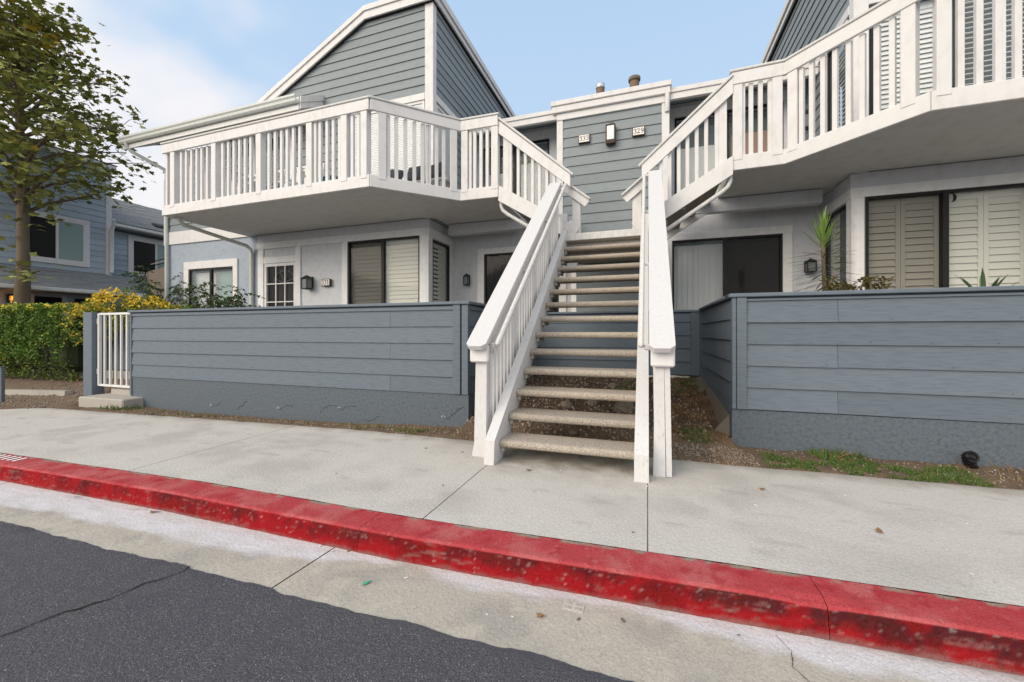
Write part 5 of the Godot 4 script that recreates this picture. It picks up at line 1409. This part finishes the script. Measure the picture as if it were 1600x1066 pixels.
# ================================================================ plants
func leaf_mesh(lobes: bool, fold := 0.25) -> ArrayMesh:
	var st := start()
	var out := []
	if lobes:
		for q in [[0.0, -0.5], [0.16, -0.30], [0.46, -0.26], [0.30, -0.04], [0.52, 0.16], [0.22, 0.17], [0.0, 0.55], [-0.22, 0.17], [-0.52, 0.16], [-0.30, -0.04], [-0.46, -0.26], [-0.16, -0.30]]:
			out.append(Vector3(q[0], absf(q[0]) * -fold, q[1]))
		for i in out.size(): tri(st, Vector3.ZERO, out[i], out[(i + 1) % out.size()], Vector3(0, -5, 0))
	else:
		var a := Vector3(0, 0, -0.5); var b := Vector3(0.26, fold * 0.5, 0.0); var c := Vector3(0, -0.03, 0.5); var d := Vector3(-0.26, fold * 0.5, 0.0)
		tri(st, a, b, c, Vector3(0, -5, 0)); tri(st, a, c, d, Vector3(0, -5, 0))
	return done(st)

func scatter(parent: Node3D, called: String, mesh: Mesh, m: Material, xfs: Array, cols: Array) -> void:
	var mm := MultiMesh.new(); mm.transform_format = MultiMesh.TRANSFORM_3D; mm.use_colors = true; mm.mesh = mesh
	mm.instance_count = xfs.size()
	for i in xfs.size(): mm.set_instance_transform(i, xfs[i]); mm.set_instance_color(i, cols[i])
	var mi := MultiMeshInstance3D.new(); mi.multimesh = mm; mi.material_override = m
	put(parent, called, mi)
	mi.transform = (parent.global_transform.affine_inverse() if parent != self else Transform3D())
	stuff(mi)

func rbasis(tilt: float, s: Vector3) -> Basis:
	return Basis(Vector3.UP, rng.randf() * TAU) * Basis(Vector3.RIGHT, rng.randf_range(-tilt, tilt)) * Basis(Vector3(0, 0, 1), rng.randf_range(-tilt, tilt)) * Basis.from_scale(s)

func plants() -> void:
	street_tree()
	# clipped hedge at the far left
	var H := thing("hedge", "dense green hedge with yellow tips below the street tree", "hedge", Vector3(-12.8, 0, -4.9))
	var xf := []; var co := []
	var core := start()
	for i in 12:
		add_box(core, Transform3D(Basis(Vector3.UP, rng.randf_range(-0.2, 0.2)), Vector3(-14.9 + 0.33 * i, 0.85 + rng.randf_range(-0.04, 0.04), -5.05)), Vector3(0.5, 1.15, 0.55), 0.12)
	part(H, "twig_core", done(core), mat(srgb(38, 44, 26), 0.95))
	for i in 9:
		var sx := -14.6 + 0.42 * i
		part(H, "stem", tube([Vector3(sx, -0.05, -5.0), Vector3(sx + rng.randf_range(-0.1, 0.1), 0.45, -5.0 + rng.randf_range(-0.1, 0.1))], [0.02, 0.015], 6), M.stem)
	var lm := leaf_mesh(false)
	for i in 15000:
		var x := rng.randf_range(-15.2, -11.05)
		var top := 1.60 + nn(x, 0.0, 2.0, 200.0) * 0.10
		var y := rng.randf_range(0.05, top)
		var front := -4.62 + nn(x, y, 2.2, 201.0) * 0.16 - 0.22 * smoothstep(0.6, 0.1, y)
		var z := front - absf(rng.randfn(0.0, 0.09))
		if rng.randf() < 0.22: y = top + rng.randf_range(-0.08, 0.05); z = rng.randf_range(-5.35, -4.6)
		# hollow at the lower right, thin skirt at the foot
		var hol := exp(-pow((x + 11.5) / 0.45, 2.0) - pow((y - 0.62) / 0.28, 2.0))
		if rng.randf() < hol * 1.1: continue
		if y < 0.35 and rng.randf() < 0.45: continue
		var lit := rng.randf()  # random leaf tone, darker to lighter green
		var c := Color(0.06, 0.12, 0.022).lerp(Color(0.15, 0.25, 0.04), lit)
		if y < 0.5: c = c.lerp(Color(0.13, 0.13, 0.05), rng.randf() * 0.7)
		var yel := smoothstep(top - 0.12, top + 0.02, y) * 0.75 + 0.03
		if rng.randf() < yel and nn(x, z, 3.0, 202.0) > -0.12: c = Color(0.70, 0.54, 0.05).lerp(Color(0.45, 0.46, 0.06), rng.randf())
		var s := rng.randf_range(0.045, 0.085)
		xf.append(Transform3D(rbasis(1.1, Vector3(s, s, s)), Vector3(x, y, z))); co.append(c)
	scatter(H, "foliage", lm, M.leafy, xf, co)
	# golden shrub behind the gate
	var G := thing("shrub", "rounded shrub covered in golden yellow tips behind the gate post", "shrub", Vector3(-10.2, 0, -5.1))
	xf = []; co = []
	var blobs := [[-10.72, 1.22, -4.98, 0.46], [-10.35, 1.50, -5.15, 0.46], [-9.85, 1.42, -5.45, 0.42], [-9.35, 1.28, -5.6, 0.38], [-8.9, 1.26, -5.7, 0.36], [-8.4, 1.20, -5.75, 0.34], [-7.9, 1.16, -5.7, 0.30]]
	for bi in blobs.size():
		var b: Array = blobs[bi]
		part(G, "stem", tube([Vector3(b[0], 0.1, b[2]), Vector3(b[0] + 0.05, b[1], b[2])], [0.025, 0.012], 6), M.stem)
		for i in 1300:
			var d := Vector3(rng.randfn(), rng.randfn(), rng.randfn()).normalized()
			var p: Vector3 = Vector3(b[0], b[1], b[2]) + d * b[3] * (rng.randf_range(0.72, 1.0) + 0.16 * nn(d.x * 2.0 + bi, d.y * 2.0, 1.6, 210.0))
			var c := Color(0.09, 0.15, 0.03).lerp(Color(0.20, 0.26, 0.05), rng.randf())
			var yk := smoothstep(0.1, 0.75, d.y) * (0.9 if bi < 3 else (0.4 if bi == 3 else 0.06)) + (0.16 if bi < 3 else 0.03)
			if rng.randf() < yk and nn(p.x, p.z + p.y, 4.0, 211.0) > -0.2: c = Color(0.80, 0.52, 0.03).lerp(Color(0.72, 0.60, 0.09), rng.randf())
			var s := rng.randf_range(0.05, 0.10)
			xf.append(Transform3D(rbasis(1.2, Vector3(s * 0.8, s, s)), p)); co.append(c)
	scatter(G, "foliage", lm, M.leafy, xf, co)
	feathery("shrub", "feathery dark green shrub rising between the two houses", Vector3(-11.2, 0.1, -6.55), 2.65, 18, 0.85, 5)
	feathery("shrub", "low leafy plant in front of the stucco wall window", Vector3(-7.75, 0.6, -5.45), 1.36, 12, 0.62, 6)
	spiky_palm()
	rosette("agave", "green agave rosette above the right fence cap", Vector3(2.74, 1.27, -4.56), 15, 0.36, 0.034, Color(0.10, 0.15, 0.075), 0.55)
	jade()
	ground_cover()

func street_tree() -> void:
	var base := Vector3(-14.72, -0.2, -5.45)
	var T := thing("street_tree", "tall broadleaf street tree with turning green and yellow leaves", "tree", base)
	var tp := []; var tr := []
	for q in [[0.0, 0.0, 0.33], [0.0, 0.35, 0.27], [0.03, 0.9, 0.21], [0.07, 1.7, 0.155], [0.14, 2.6, 0.125], [0.22, 3.6, 0.105], [0.20, 4.6, 0.115], [0.12, 5.6, 0.09], [0.0, 6.7, 0.06], [-0.1, 8.0, 0.04], [-0.15, 9.0, 0.02]]:
		tp.append(base + Vector3(q[0], q[1], 0.02 * sin(q[1] * 2.0))); tr.append(q[2])
	part(T, "trunk", tube(tp, tr, 14), M.bark)
	var anchors := []
	var nb := 50
	for i in nb:
		var h := 4.0 + 4.5 * i / nb
		var az := i * 2.39996 + 0.3
		var reach := (2.45 - maxf(0.0, h - 5.7) * 0.62 - maxf(0.0, 5.1 - h) * 0.75) * rng.randf_range(0.75, 1.0)
		var p0 := base + Vector3(0.15, h, 0)
		var dirv := Vector3(cos(az), 0, sin(az))
		var p1 := p0 + dirv * reach * 0.5 + Vector3(0, 0.55 + rng.randf() * 0.3, 0)
		var p2 := p0 + dirv * reach + Vector3(0, 0.75 + rng.randf() * 0.4, 0)
		if p2.x < -15.7 and p2.y < 6.6: continue
		part(T, "limb", tube([p0, p0.lerp(p1, 0.5) + Vector3(0, 0.08, 0), p1, p2], [0.05, 0.036, 0.024, 0.008], 6), M.bark)
		for k in 9:
			var t := 0.30 + 0.70 * k / 8.0
			var c := p0.lerp(p1, t * 2.0) if t < 0.5 else p1.lerp(p2, t * 2.0 - 1.0)
			anchors.append([c + Vector3(rng.randfn() * 0.20, rng.randfn() * 0.20, rng.randfn() * 0.20), c, t])
	# a low spray of leaves on the trunk
	for q in [[0.55, 2.75], [0.9, 2.62], [0.3, 2.9], [0.35, 3.5], [0.7, 3.9], [1.3, 2.7]]: anchors.append([base + Vector3(q[0], q[1], 0.25), base + Vector3(0.1, q[1] + 0.1, 0), 0.1])
	var xf := []; var co := []
	var tw := start()
	for a in anchors:
		add_tube(tw, [a[1], (a[0] + a[1]) * 0.5 + Vector3(0, 0.04, 0), a[0]], [0.008, 0.006, 0.003], 4, false)
		var warm := smoothstep(0.10, 0.5, nn(a[0].x, a[0].y, 0.8, 220.0) + 0.10 * (a[0].y - 6.6))
		var n := int(rng.randf_range(8, 15)) if a[2] > 0.15 else 9
		for k in n:
			var p: Vector3 = a[0] + Vector3(rng.randfn() * 0.20, rng.randfn() * 0.15 - 0.05, rng.randfn() * 0.20)
			if p.x < -15.6 and p.y < 6.5: continue
			var c := Color(0.15, 0.19, 0.045).lerp(Color(0.36, 0.37, 0.10), rng.randf())
			c = c.lerp(Color(0.16, 0.13, 0.06), rng.randf() * 0.35)
			if rng.randf() < warm * 0.55: c = Color(0.46, 0.30, 0.035).lerp(Color(0.30, 0.26, 0.05), rng.randf())
			var s := rng.randf_range(0.12, 0.21)
			xf.append(Transform3D(rbasis(0.75, Vector3(s, s, s)), p)); co.append(c)
	stuff(part(T, "twigs", done(tw), M.stem))
	scatter(T, "crown", leaf_mesh(true), M.leafy, xf, co)

func feathery(called: String, label: String, at: Vector3, h: float, stems: int, spread: float, sd: int) -> void:
	var o := thing(called, label, "shrub", at)
	var r2 := RandomNumberGenerator.new(); r2.seed = sd
	var xf := []; var co := []
	for s in stems:
		var az := TAU * s / stems + r2.randf()
		var top := at + Vector3(cos(az) * spread * r2.randf_range(0.3, 1.0), h * r2.randf_range(0.7, 1.0), sin(az) * spread * r2.randf_range(0.3, 1.0))
		var mid := at.lerp(top, 0.55) + Vector3(0, 0.12, 0)
		part(o, "stem", tube([at + Vector3(r2.randfn() * 0.05, 0, r2.randfn() * 0.05), mid, top], [0.012, 0.008, 0.003], 5), M.stem)
		for f in 7:
			var t := 0.45 + 0.55 * f / 6.0
			var c := mid.lerp(top, (t - 0.45) / 0.55)
			var fa := r2.randf() * TAU
			var fd := Vector3(cos(fa), 0.15, sin(fa))
			for k in 14:
				var p := c + fd * (0.03 + 0.024 * k) + Vector3(0, -0.0008 * k * k, 0)
				var sz := r2.randf_range(0.07, 0.11)
				xf.append(Transform3D(Basis(Vector3.UP, -fa + (1.0 if k % 2 == 0 else -1.0) * 0.9 + PI * 0.5) * Basis(Vector3.RIGHT, r2.randf_range(-1.0, 1.0)) * Basis(Vector3(0, 0, 1), r2.randf_range(-0.9, 0.9)) * Basis.from_scale(Vector3(sz * 0.8, sz, sz)), p + Vector3(r2.randfn() * 0.012, r2.randfn() * 0.012, r2.randfn() * 0.012)))
				co.append(Color(0.045, 0.085, 0.035).lerp(Color(0.10, 0.14, 0.06), r2.randf()))
	scatter(o, "foliage", leaf_mesh(false, 0.15), M.leafy, xf, co)

func blade(base: Vector3, dirv: Vector3, up: Vector3, L: float, w: float, bend: float) -> ArrayMesh:
	var st := start()
	var side := dirv.cross(up).normalized()
	var pl; var pr; var pm
	for i in 6:
		var t := i / 5.0
		var c := base + dirv * L * t + up * (-bend * L * t * t)
		var ww := w * (0.55 + 0.9 * t) * (1.0 - t * t * t) + 0.0006
		var l := c + side * ww + up * ww * 0.35; var r := c - side * ww + up * ww * 0.35
		if i > 0:
			quad(st, pl, pm, c, l, c - up); quad(st, pm, pr, r, c, c - up)
		pl = l; pr = r; pm = c
	return done(st)

func rosette(called: String, label: String, at: Vector3, n: int, L: float, w: float, col: Color, bend: float) -> void:
	var o := thing(called, label, "plant", at)
	part(o, "pot", lathe([Vector2(0.001, FLOOR1), Vector2(0.11, FLOOR1), Vector2(0.15, 1.16), Vector2(0.165, 1.17), Vector2(0.165, 1.20), Vector2(0.14, 1.20), Vector2(0.001, 1.18)], 16), M.bronze, Transform3D(Basis(), Vector3(at.x, 0, at.z)))
	for i in n:
		var az := i * 2.4
		var el := 0.45 + 0.95 * float(i) / n
		var d := Vector3(cos(az) * cos(el), sin(el), sin(az) * cos(el))
		var up := (Vector3.UP - d * d.y).normalized()
		var m := StandardMaterial3D.new(); m.albedo_color = (col * rng.randf_range(0.8, 1.35)).linear_to_srgb(); m.albedo_color.a = 1; m.roughness = 0.45
		part(o, "leaf", blade(at, d, up, L * rng.randf_range(0.75, 1.1), w * 0.5, bend * 0.3), m)

func spiky_palm() -> void:
	var at := Vector3(1.96, FLOOR1, -5.65)
	var o := thing("yucca", "tall spiky yucca with bright green top beside the right bay", "plant", at)
	part(o, "pot", lathe([Vector2(0.001, 0), Vector2(0.14, 0), Vector2(0.19, 0.40), Vector2(0.2, 0.42), Vector2(0.17, 0.42), Vector2(0.001, 0.40)], 16), M.bronze, Transform3D(Basis(), at))
	part(o, "stem", tube([at + Vector3(0, 0.3, 0), at + Vector3(0.02, 0.9, 0), at + Vector3(-0.01, 1.62, 0)], [0.026, 0.024, 0.016], 8), M.bark)
	var greens := []
	for c in [Color(0.13, 0.23, 0.035), Color(0.07, 0.12, 0.03), Color(0.055, 0.075, 0.04), Color(0.20, 0.17, 0.11)]:
		var m := StandardMaterial3D.new(); m.albedo_color = c.linear_to_srgb(); m.roughness = 0.5; m.backlight_enabled = true; m.backlight = Color(0.05, 0.07, 0.01); greens.append(m)
	for i in 130:
		var t := float(i) / 130.0
		var y := 0.62 + 0.98 * t
		var az := i * 2.39996
		var el := lerpf(-0.55, 0.25, t) + rng.randf_range(-0.12, 0.12)
		if t > 0.80: el = lerpf(0.85, 1.52, (t - 0.80) / 0.20)
		var d := Vector3(cos(az) * cos(el), sin(el), sin(az) * cos(el))
		var up := (Vector3.UP - d * d.y).normalized()
		var g: Material = greens[0] if t > 0.80 else (greens[1] if t > 0.62 else (greens[3] if t < 0.18 else greens[2]))
		part(o, "leaf", blade(at + Vector3(0, y, 0), d, up, rng.randf_range(0.28, 0.40), 0.011 if t > 0.8 else 0.0085, 0.06), g)

func jade() -> void:
	var at := Vector3(1.84, 1.32, -4.60)
	var o := thing("jade_plant", "low jade plant with olive rosettes at the fence cap", "plant", at)
	bx(o, "pot", M.bronze, Vector3(at.x, (FLOOR1 + 1.32) * 0.5, at.z), Vector3(0.42, 1.32 - FLOOR1, 0.26), 0.02)
	var xf := []; var co := []
	for i in 16:
		var b := at + Vector3(rng.randf_range(-0.24, 0.22), 0, rng.randf_range(-0.06, 0.06))
		var tip := b + Vector3(rng.randf_range(-0.06, 0.06), rng.randf_range(0.10, 0.24), rng.randf_range(-0.03, 0.05))
		part(o, "stem", tube([b, tip], [0.012, 0.008], 6), M.stem)
		for k in 16:
			var az := k * 2.4
			var sz := rng.randf_range(0.04, 0.06)
			var p := tip + Vector3(cos(az), 0.25 * sin(k), sin(az)) * 0.028 * sqrt(k * 0.4)
			xf.append(Transform3D(Basis(Vector3.UP, -az + PI * 0.5) * Basis(Vector3.RIGHT, -0.5) * Basis.from_scale(Vector3(sz, sz, sz)), p))
			co.append(Color(0.12, 0.13, 0.04).lerp(Color(0.20, 0.15, 0.05), rng.randf()))
	scatter(o, "foliage", leaf_mesh(false, 0.3), M.leafy, xf, co)

func ground_cover() -> void:
	var bl := start()
	tri(bl, Vector3(-0.06, 0, 0), Vector3(0.06, 0, 0), Vector3(0.02, 0.6, 0.1), Vector3(0, 0, -5)); tri(bl, Vector3(0.05, 0.3, 0.04), Vector3(-0.02, 0.3, 0.05), Vector3(0.10, 1.0, 0.32), Vector3(0, 0, -5))
	var bm := done(bl)
	var xf := []; var co := []
	var dry := []; var dco := []
	# [x0, x1, z0, z1, how many, height, green share]
	for q in [[0.88, 2.30, -3.62, -3.98, 9500, 0.036, 0.95], [1.2, 1.75, -3.90, -4.12, 500, 0.08, 0.8], [2.2, 3.6, -3.66, -4.12, 900, 0.05, 0.10], [-3.1, -2.2, -3.60, -3.86, 900, 0.05, 0.75], [-7.8, -2.0, -3.60, -4.13, 5200, 0.034, 0.16], [-6.6, -5.6, -3.62, -4.0, 500, 0.06, 0.7], [-7.9, -7.3, -3.7, -4.05, 260, 0.10, 0.9], [-0.45, 0.02, -5.0, -5.9, 800, 0.07, 0.95], [0.30, 0.70, -5.5, -6.3, 800, 0.06, 0.85], [0.25, 0.58, -3.95, -4.3, 800, 0.055, 0.9], [0.10, 0.74, -4.0, -5.6, 2600, 0.05, 0.05], [-1.9, 0.1, -3.7, -6.2, 1800, 0.045, 0.12], [-10.6, -9.1, -3.6, -4.2, 250, 0.05, 0.6], [-2.0, -1.6, -3.6, -4.6, 300, 0.05, 0.15]]:
		for i in q[4]:
			var x := rng.randf_range(q[0], q[1]); var z := rng.randf_range(q[3], q[2])
			if nn(x, z, 3.0, 230.0) < -0.16 + 0.3 * (0.0 if q[6] > 0.9 else 0.5): continue
			var ex: float = minf(x - q[0], q[1] - x)
			if rng.randf() > smoothstep(0.0, 0.12, ex + 0.02): continue
			var s: float = q[5] * rng.randf_range(0.5, 1.3)
			var p := Vector3(x, soil_h(x, z) - 0.004, z)
			if rng.randf() < q[6]:
				xf.append(Transform3D(rbasis(0.7, Vector3(s * 1.5, s * 0.75, s)), p)); co.append(Color(0.05, 0.11, 0.022).lerp(Color(0.11, 0.18, 0.04), rng.randf()))
			else:
				dry.append(Transform3D(rbasis(1.25, Vector3(s * 0.8, s * 1.3, s)), p + Vector3(0, 0.004, 0))); dco.append(Color(0.34, 0.22, 0.10).lerp(Color(0.20, 0.12, 0.06), rng.randf()))
	var g := Node3D.new(); g.name = "weeds"; add_child(g); tag(g, "green weeds in the planting strips", "grass"); stuff(g)
	scatter(g, "green_blades", bm, M.leafy, xf, co)
	var d := Node3D.new(); d.name = "straw"; add_child(d); tag(d, "dry straw and dead grass on the bare soil", "straw"); stuff(d)
	scatter(d, "dry_blades", bm, M.leafy, dry, dco)
	# gravel and crumbs of soil
	var st := start(); add_box(st, Transform3D(Basis(Vector3(1, 1, 0).normalized(), 0.6), Vector3.ZERO), Vector3(1, 0.7, 0.85), 0.25)
	var pm := done(st)
	xf = []; co = []
	for q in [[0.12, 0.85, -3.58, -3.95, 1500, 0.009], [-1.9, 0.6, -3.6, -6.2, 1800, 0.02], [-7.8, -2.0, -3.6, -4.1, 900, 0.014], [0.9, 3.6, -3.66, -4.1, 400, 0.012], [-11.5, -8.9, -3.4, -4.8, 700, 0.02], [-1.1, -0.1, -3.3, -3.7, 160, 0.009]]:
		for i in q[4]:
			var x := rng.randf_range(q[0], q[1]); var z := rng.randf_range(q[3], q[2])
			var s: float = q[5] * rng.randf_range(0.4, 1.5)
			var y := soil_h(x, z)
			if z > -3.55: y = grade(x) + 0.006 * (-1.97 - z) + 0.002
			xf.append(Transform3D(rbasis(3.0, Vector3(s, s, s)), Vector3(x, y + s * 0.2, z)))
			co.append(Color(0.34, 0.29, 0.24).lerp(Color(0.16, 0.125, 0.095), rng.randf()))
	var pb := Node3D.new(); pb.name = "gravel"; add_child(pb); tag(pb, "gravel and small stones on the bare soil", "gravel"); stuff(pb)
	scatter(pb, "pebbles", pm, M.leafy, xf, co)

# ================================================================ stones, leaves, marks
func rock_mesh(sd: int) -> ArrayMesh:
	var st := start()
	var n := 9; var m := 6
	var r2 := FastNoiseLite.new(); r2.seed = sd; r2.frequency = 0.9
	var P := func(i: int, j: int) -> Vector3:
		var a := TAU * (i % n) / n; var e := -PI * 0.5 + PI * j / m
		var d := Vector3(cos(a) * cos(e), sin(e), sin(a) * cos(e))
		return d * (1.0 + 0.45 * r2.get_noise_3d(d.x * 1.5, d.y * 1.5, d.z * 1.5))
	for i in n:
		for j in m: quad(st, P.call(i, j), P.call(i + 1, j), P.call(i + 1, j + 1), P.call(i, j + 1), Vector3.ZERO)
	return done(st)

func small_things() -> void:
	var rl := [["largest rounded stone under the stair near the right stringer", -0.25, -4.75, 0.10], ["flat stone under the stair left of the largest stone", -0.62, -4.9, 0.07], ["pale stone under the stair towards the left stringer", -0.92, -4.75, 0.07], ["small stone low behind the second tread", -0.42, -4.25, 0.055], ["dark stone at the left under the middle treads", -1.02, -5.2, 0.08], ["stone beside the green patch at the back under the stair", -0.45, -5.7, 0.07], ["small tan stone close behind the first tread", -0.70, -3.95, 0.045]]
	for i in rl.size():
		var q: Array = rl[i]
		var o := part(self, "rock", rock_mesh(50 + i), M.rock, Transform3D(Basis(Vector3.UP, i * 1.3) * Basis.from_scale(Vector3(q[3] * 1.25, q[3] * 0.75, q[3])), Vector3(q[1], soil_h(q[1], q[2]) + q[3] * 0.25, q[2])))
		tag(o, q[0], "stone", "stones under the stair")
	# fallen leaves
	var lv := [["dry brown leaf in the gutter below the kerb joint", -1.52, -1.76, -0.123], ["dry brown leaf in the left part of the gutter", -3.05, -1.72, -0.121], ["curled brown leaf on the sidewalk right of the stair", 0.72, -3.05, 0.012], ["small brown leaf on the sidewalk near the right kerb", 1.15, -2.6, 0.010], ["dark leaf scrap on the sidewalk below the first tread", -0.85, -2.9, 0.010], ["small dark leaf in the middle of the gutter", -0.42, -1.60, -0.116]]
	for i in lv.size():
		var q: Array = lv[i]
		var o := part(self, "fallen_leaf", leaf_mesh(true, 0.6), M.leaf_brown, Transform3D(Basis(Vector3.UP, i * 2.1) * Basis(Vector3.RIGHT, 0.3) * Basis.from_scale(Vector3(0.035, 0.035, 0.045)), Vector3(q[1], q[3] + grade(q[1]) + 0.008, q[2])))
		tag(o, q[0], "leaf", "fallen leaves")
	# little chips of white paint on the pavement
	var xf := []; var co := []
	var chip := start(); add_box(chip, Transform3D(), Vector3(1, 0.12, 0.7))
	for i in 46:
		var x := rng.randf_range(-2.5, 2.4); var z := rng.randf_range(-3.3, -2.15)
		if i > 30: z = rng.randf_range(-1.75, -1.45)
		var s := rng.randf_range(0.004, 0.013) * (1.5 if i % 9 == 0 else 1.0)
		var y := grade(x) + 0.006 * (-1.97 - z) + 0.003 if z < -2.1 else -0.117 + grade(x)
		xf.append(Transform3D(Basis(Vector3.UP, rng.randf() * TAU) * Basis.from_scale(Vector3(s * 1.5, s, s)), Vector3(x, y, z))); co.append(Color(0.75, 0.74, 0.72) if i % 3 else Color(0.16, 0.14, 0.12))
	var ch := Node3D.new(); ch.name = "litter_chips"; add_child(ch); tag(ch, "flecks of paint and grit on the pavement", "litter"); stuff(ch)
	scatter(ch, "flecks", done(chip), M.leafy, xf, co)
	# survey marks
	var gm := part(self, "paint_mark", prism([Vector3(-1.25, 0, -1.535), Vector3(-1.235, 0, -1.565), Vector3(-1.226, 0, -1.56), Vector3(-1.23, 0, -1.535), Vector3(-1.242, 0, -1.52)], Vector3(0, 0.0012, 0)), M.mark_green, Transform3D(Basis(), Vector3(0, -0.1115, 0)))
	tag(gm, "small green paint mark on the concrete gutter", "paint mark")
	var pt := thing("survey_patch", "small white patch with four grey cells in the gutter", "paint mark", Vector3(-0.30, -0.12, -1.70))
	bx(pt, "patch", M.joint2, Vector3(-0.30, -0.1205, -1.705), Vector3(0.088, 0.002, 0.058))
	for i in 4: bx(pt, "cell", M.concrete, Vector3(-0.30 + (0.022 if i % 2 else -0.022), -0.1188, -1.705 + (0.014 if i > 1 else -0.014)), Vector3(0.030, 0.002, 0.018), 0.0, Basis(Vector3.UP, 0.0))
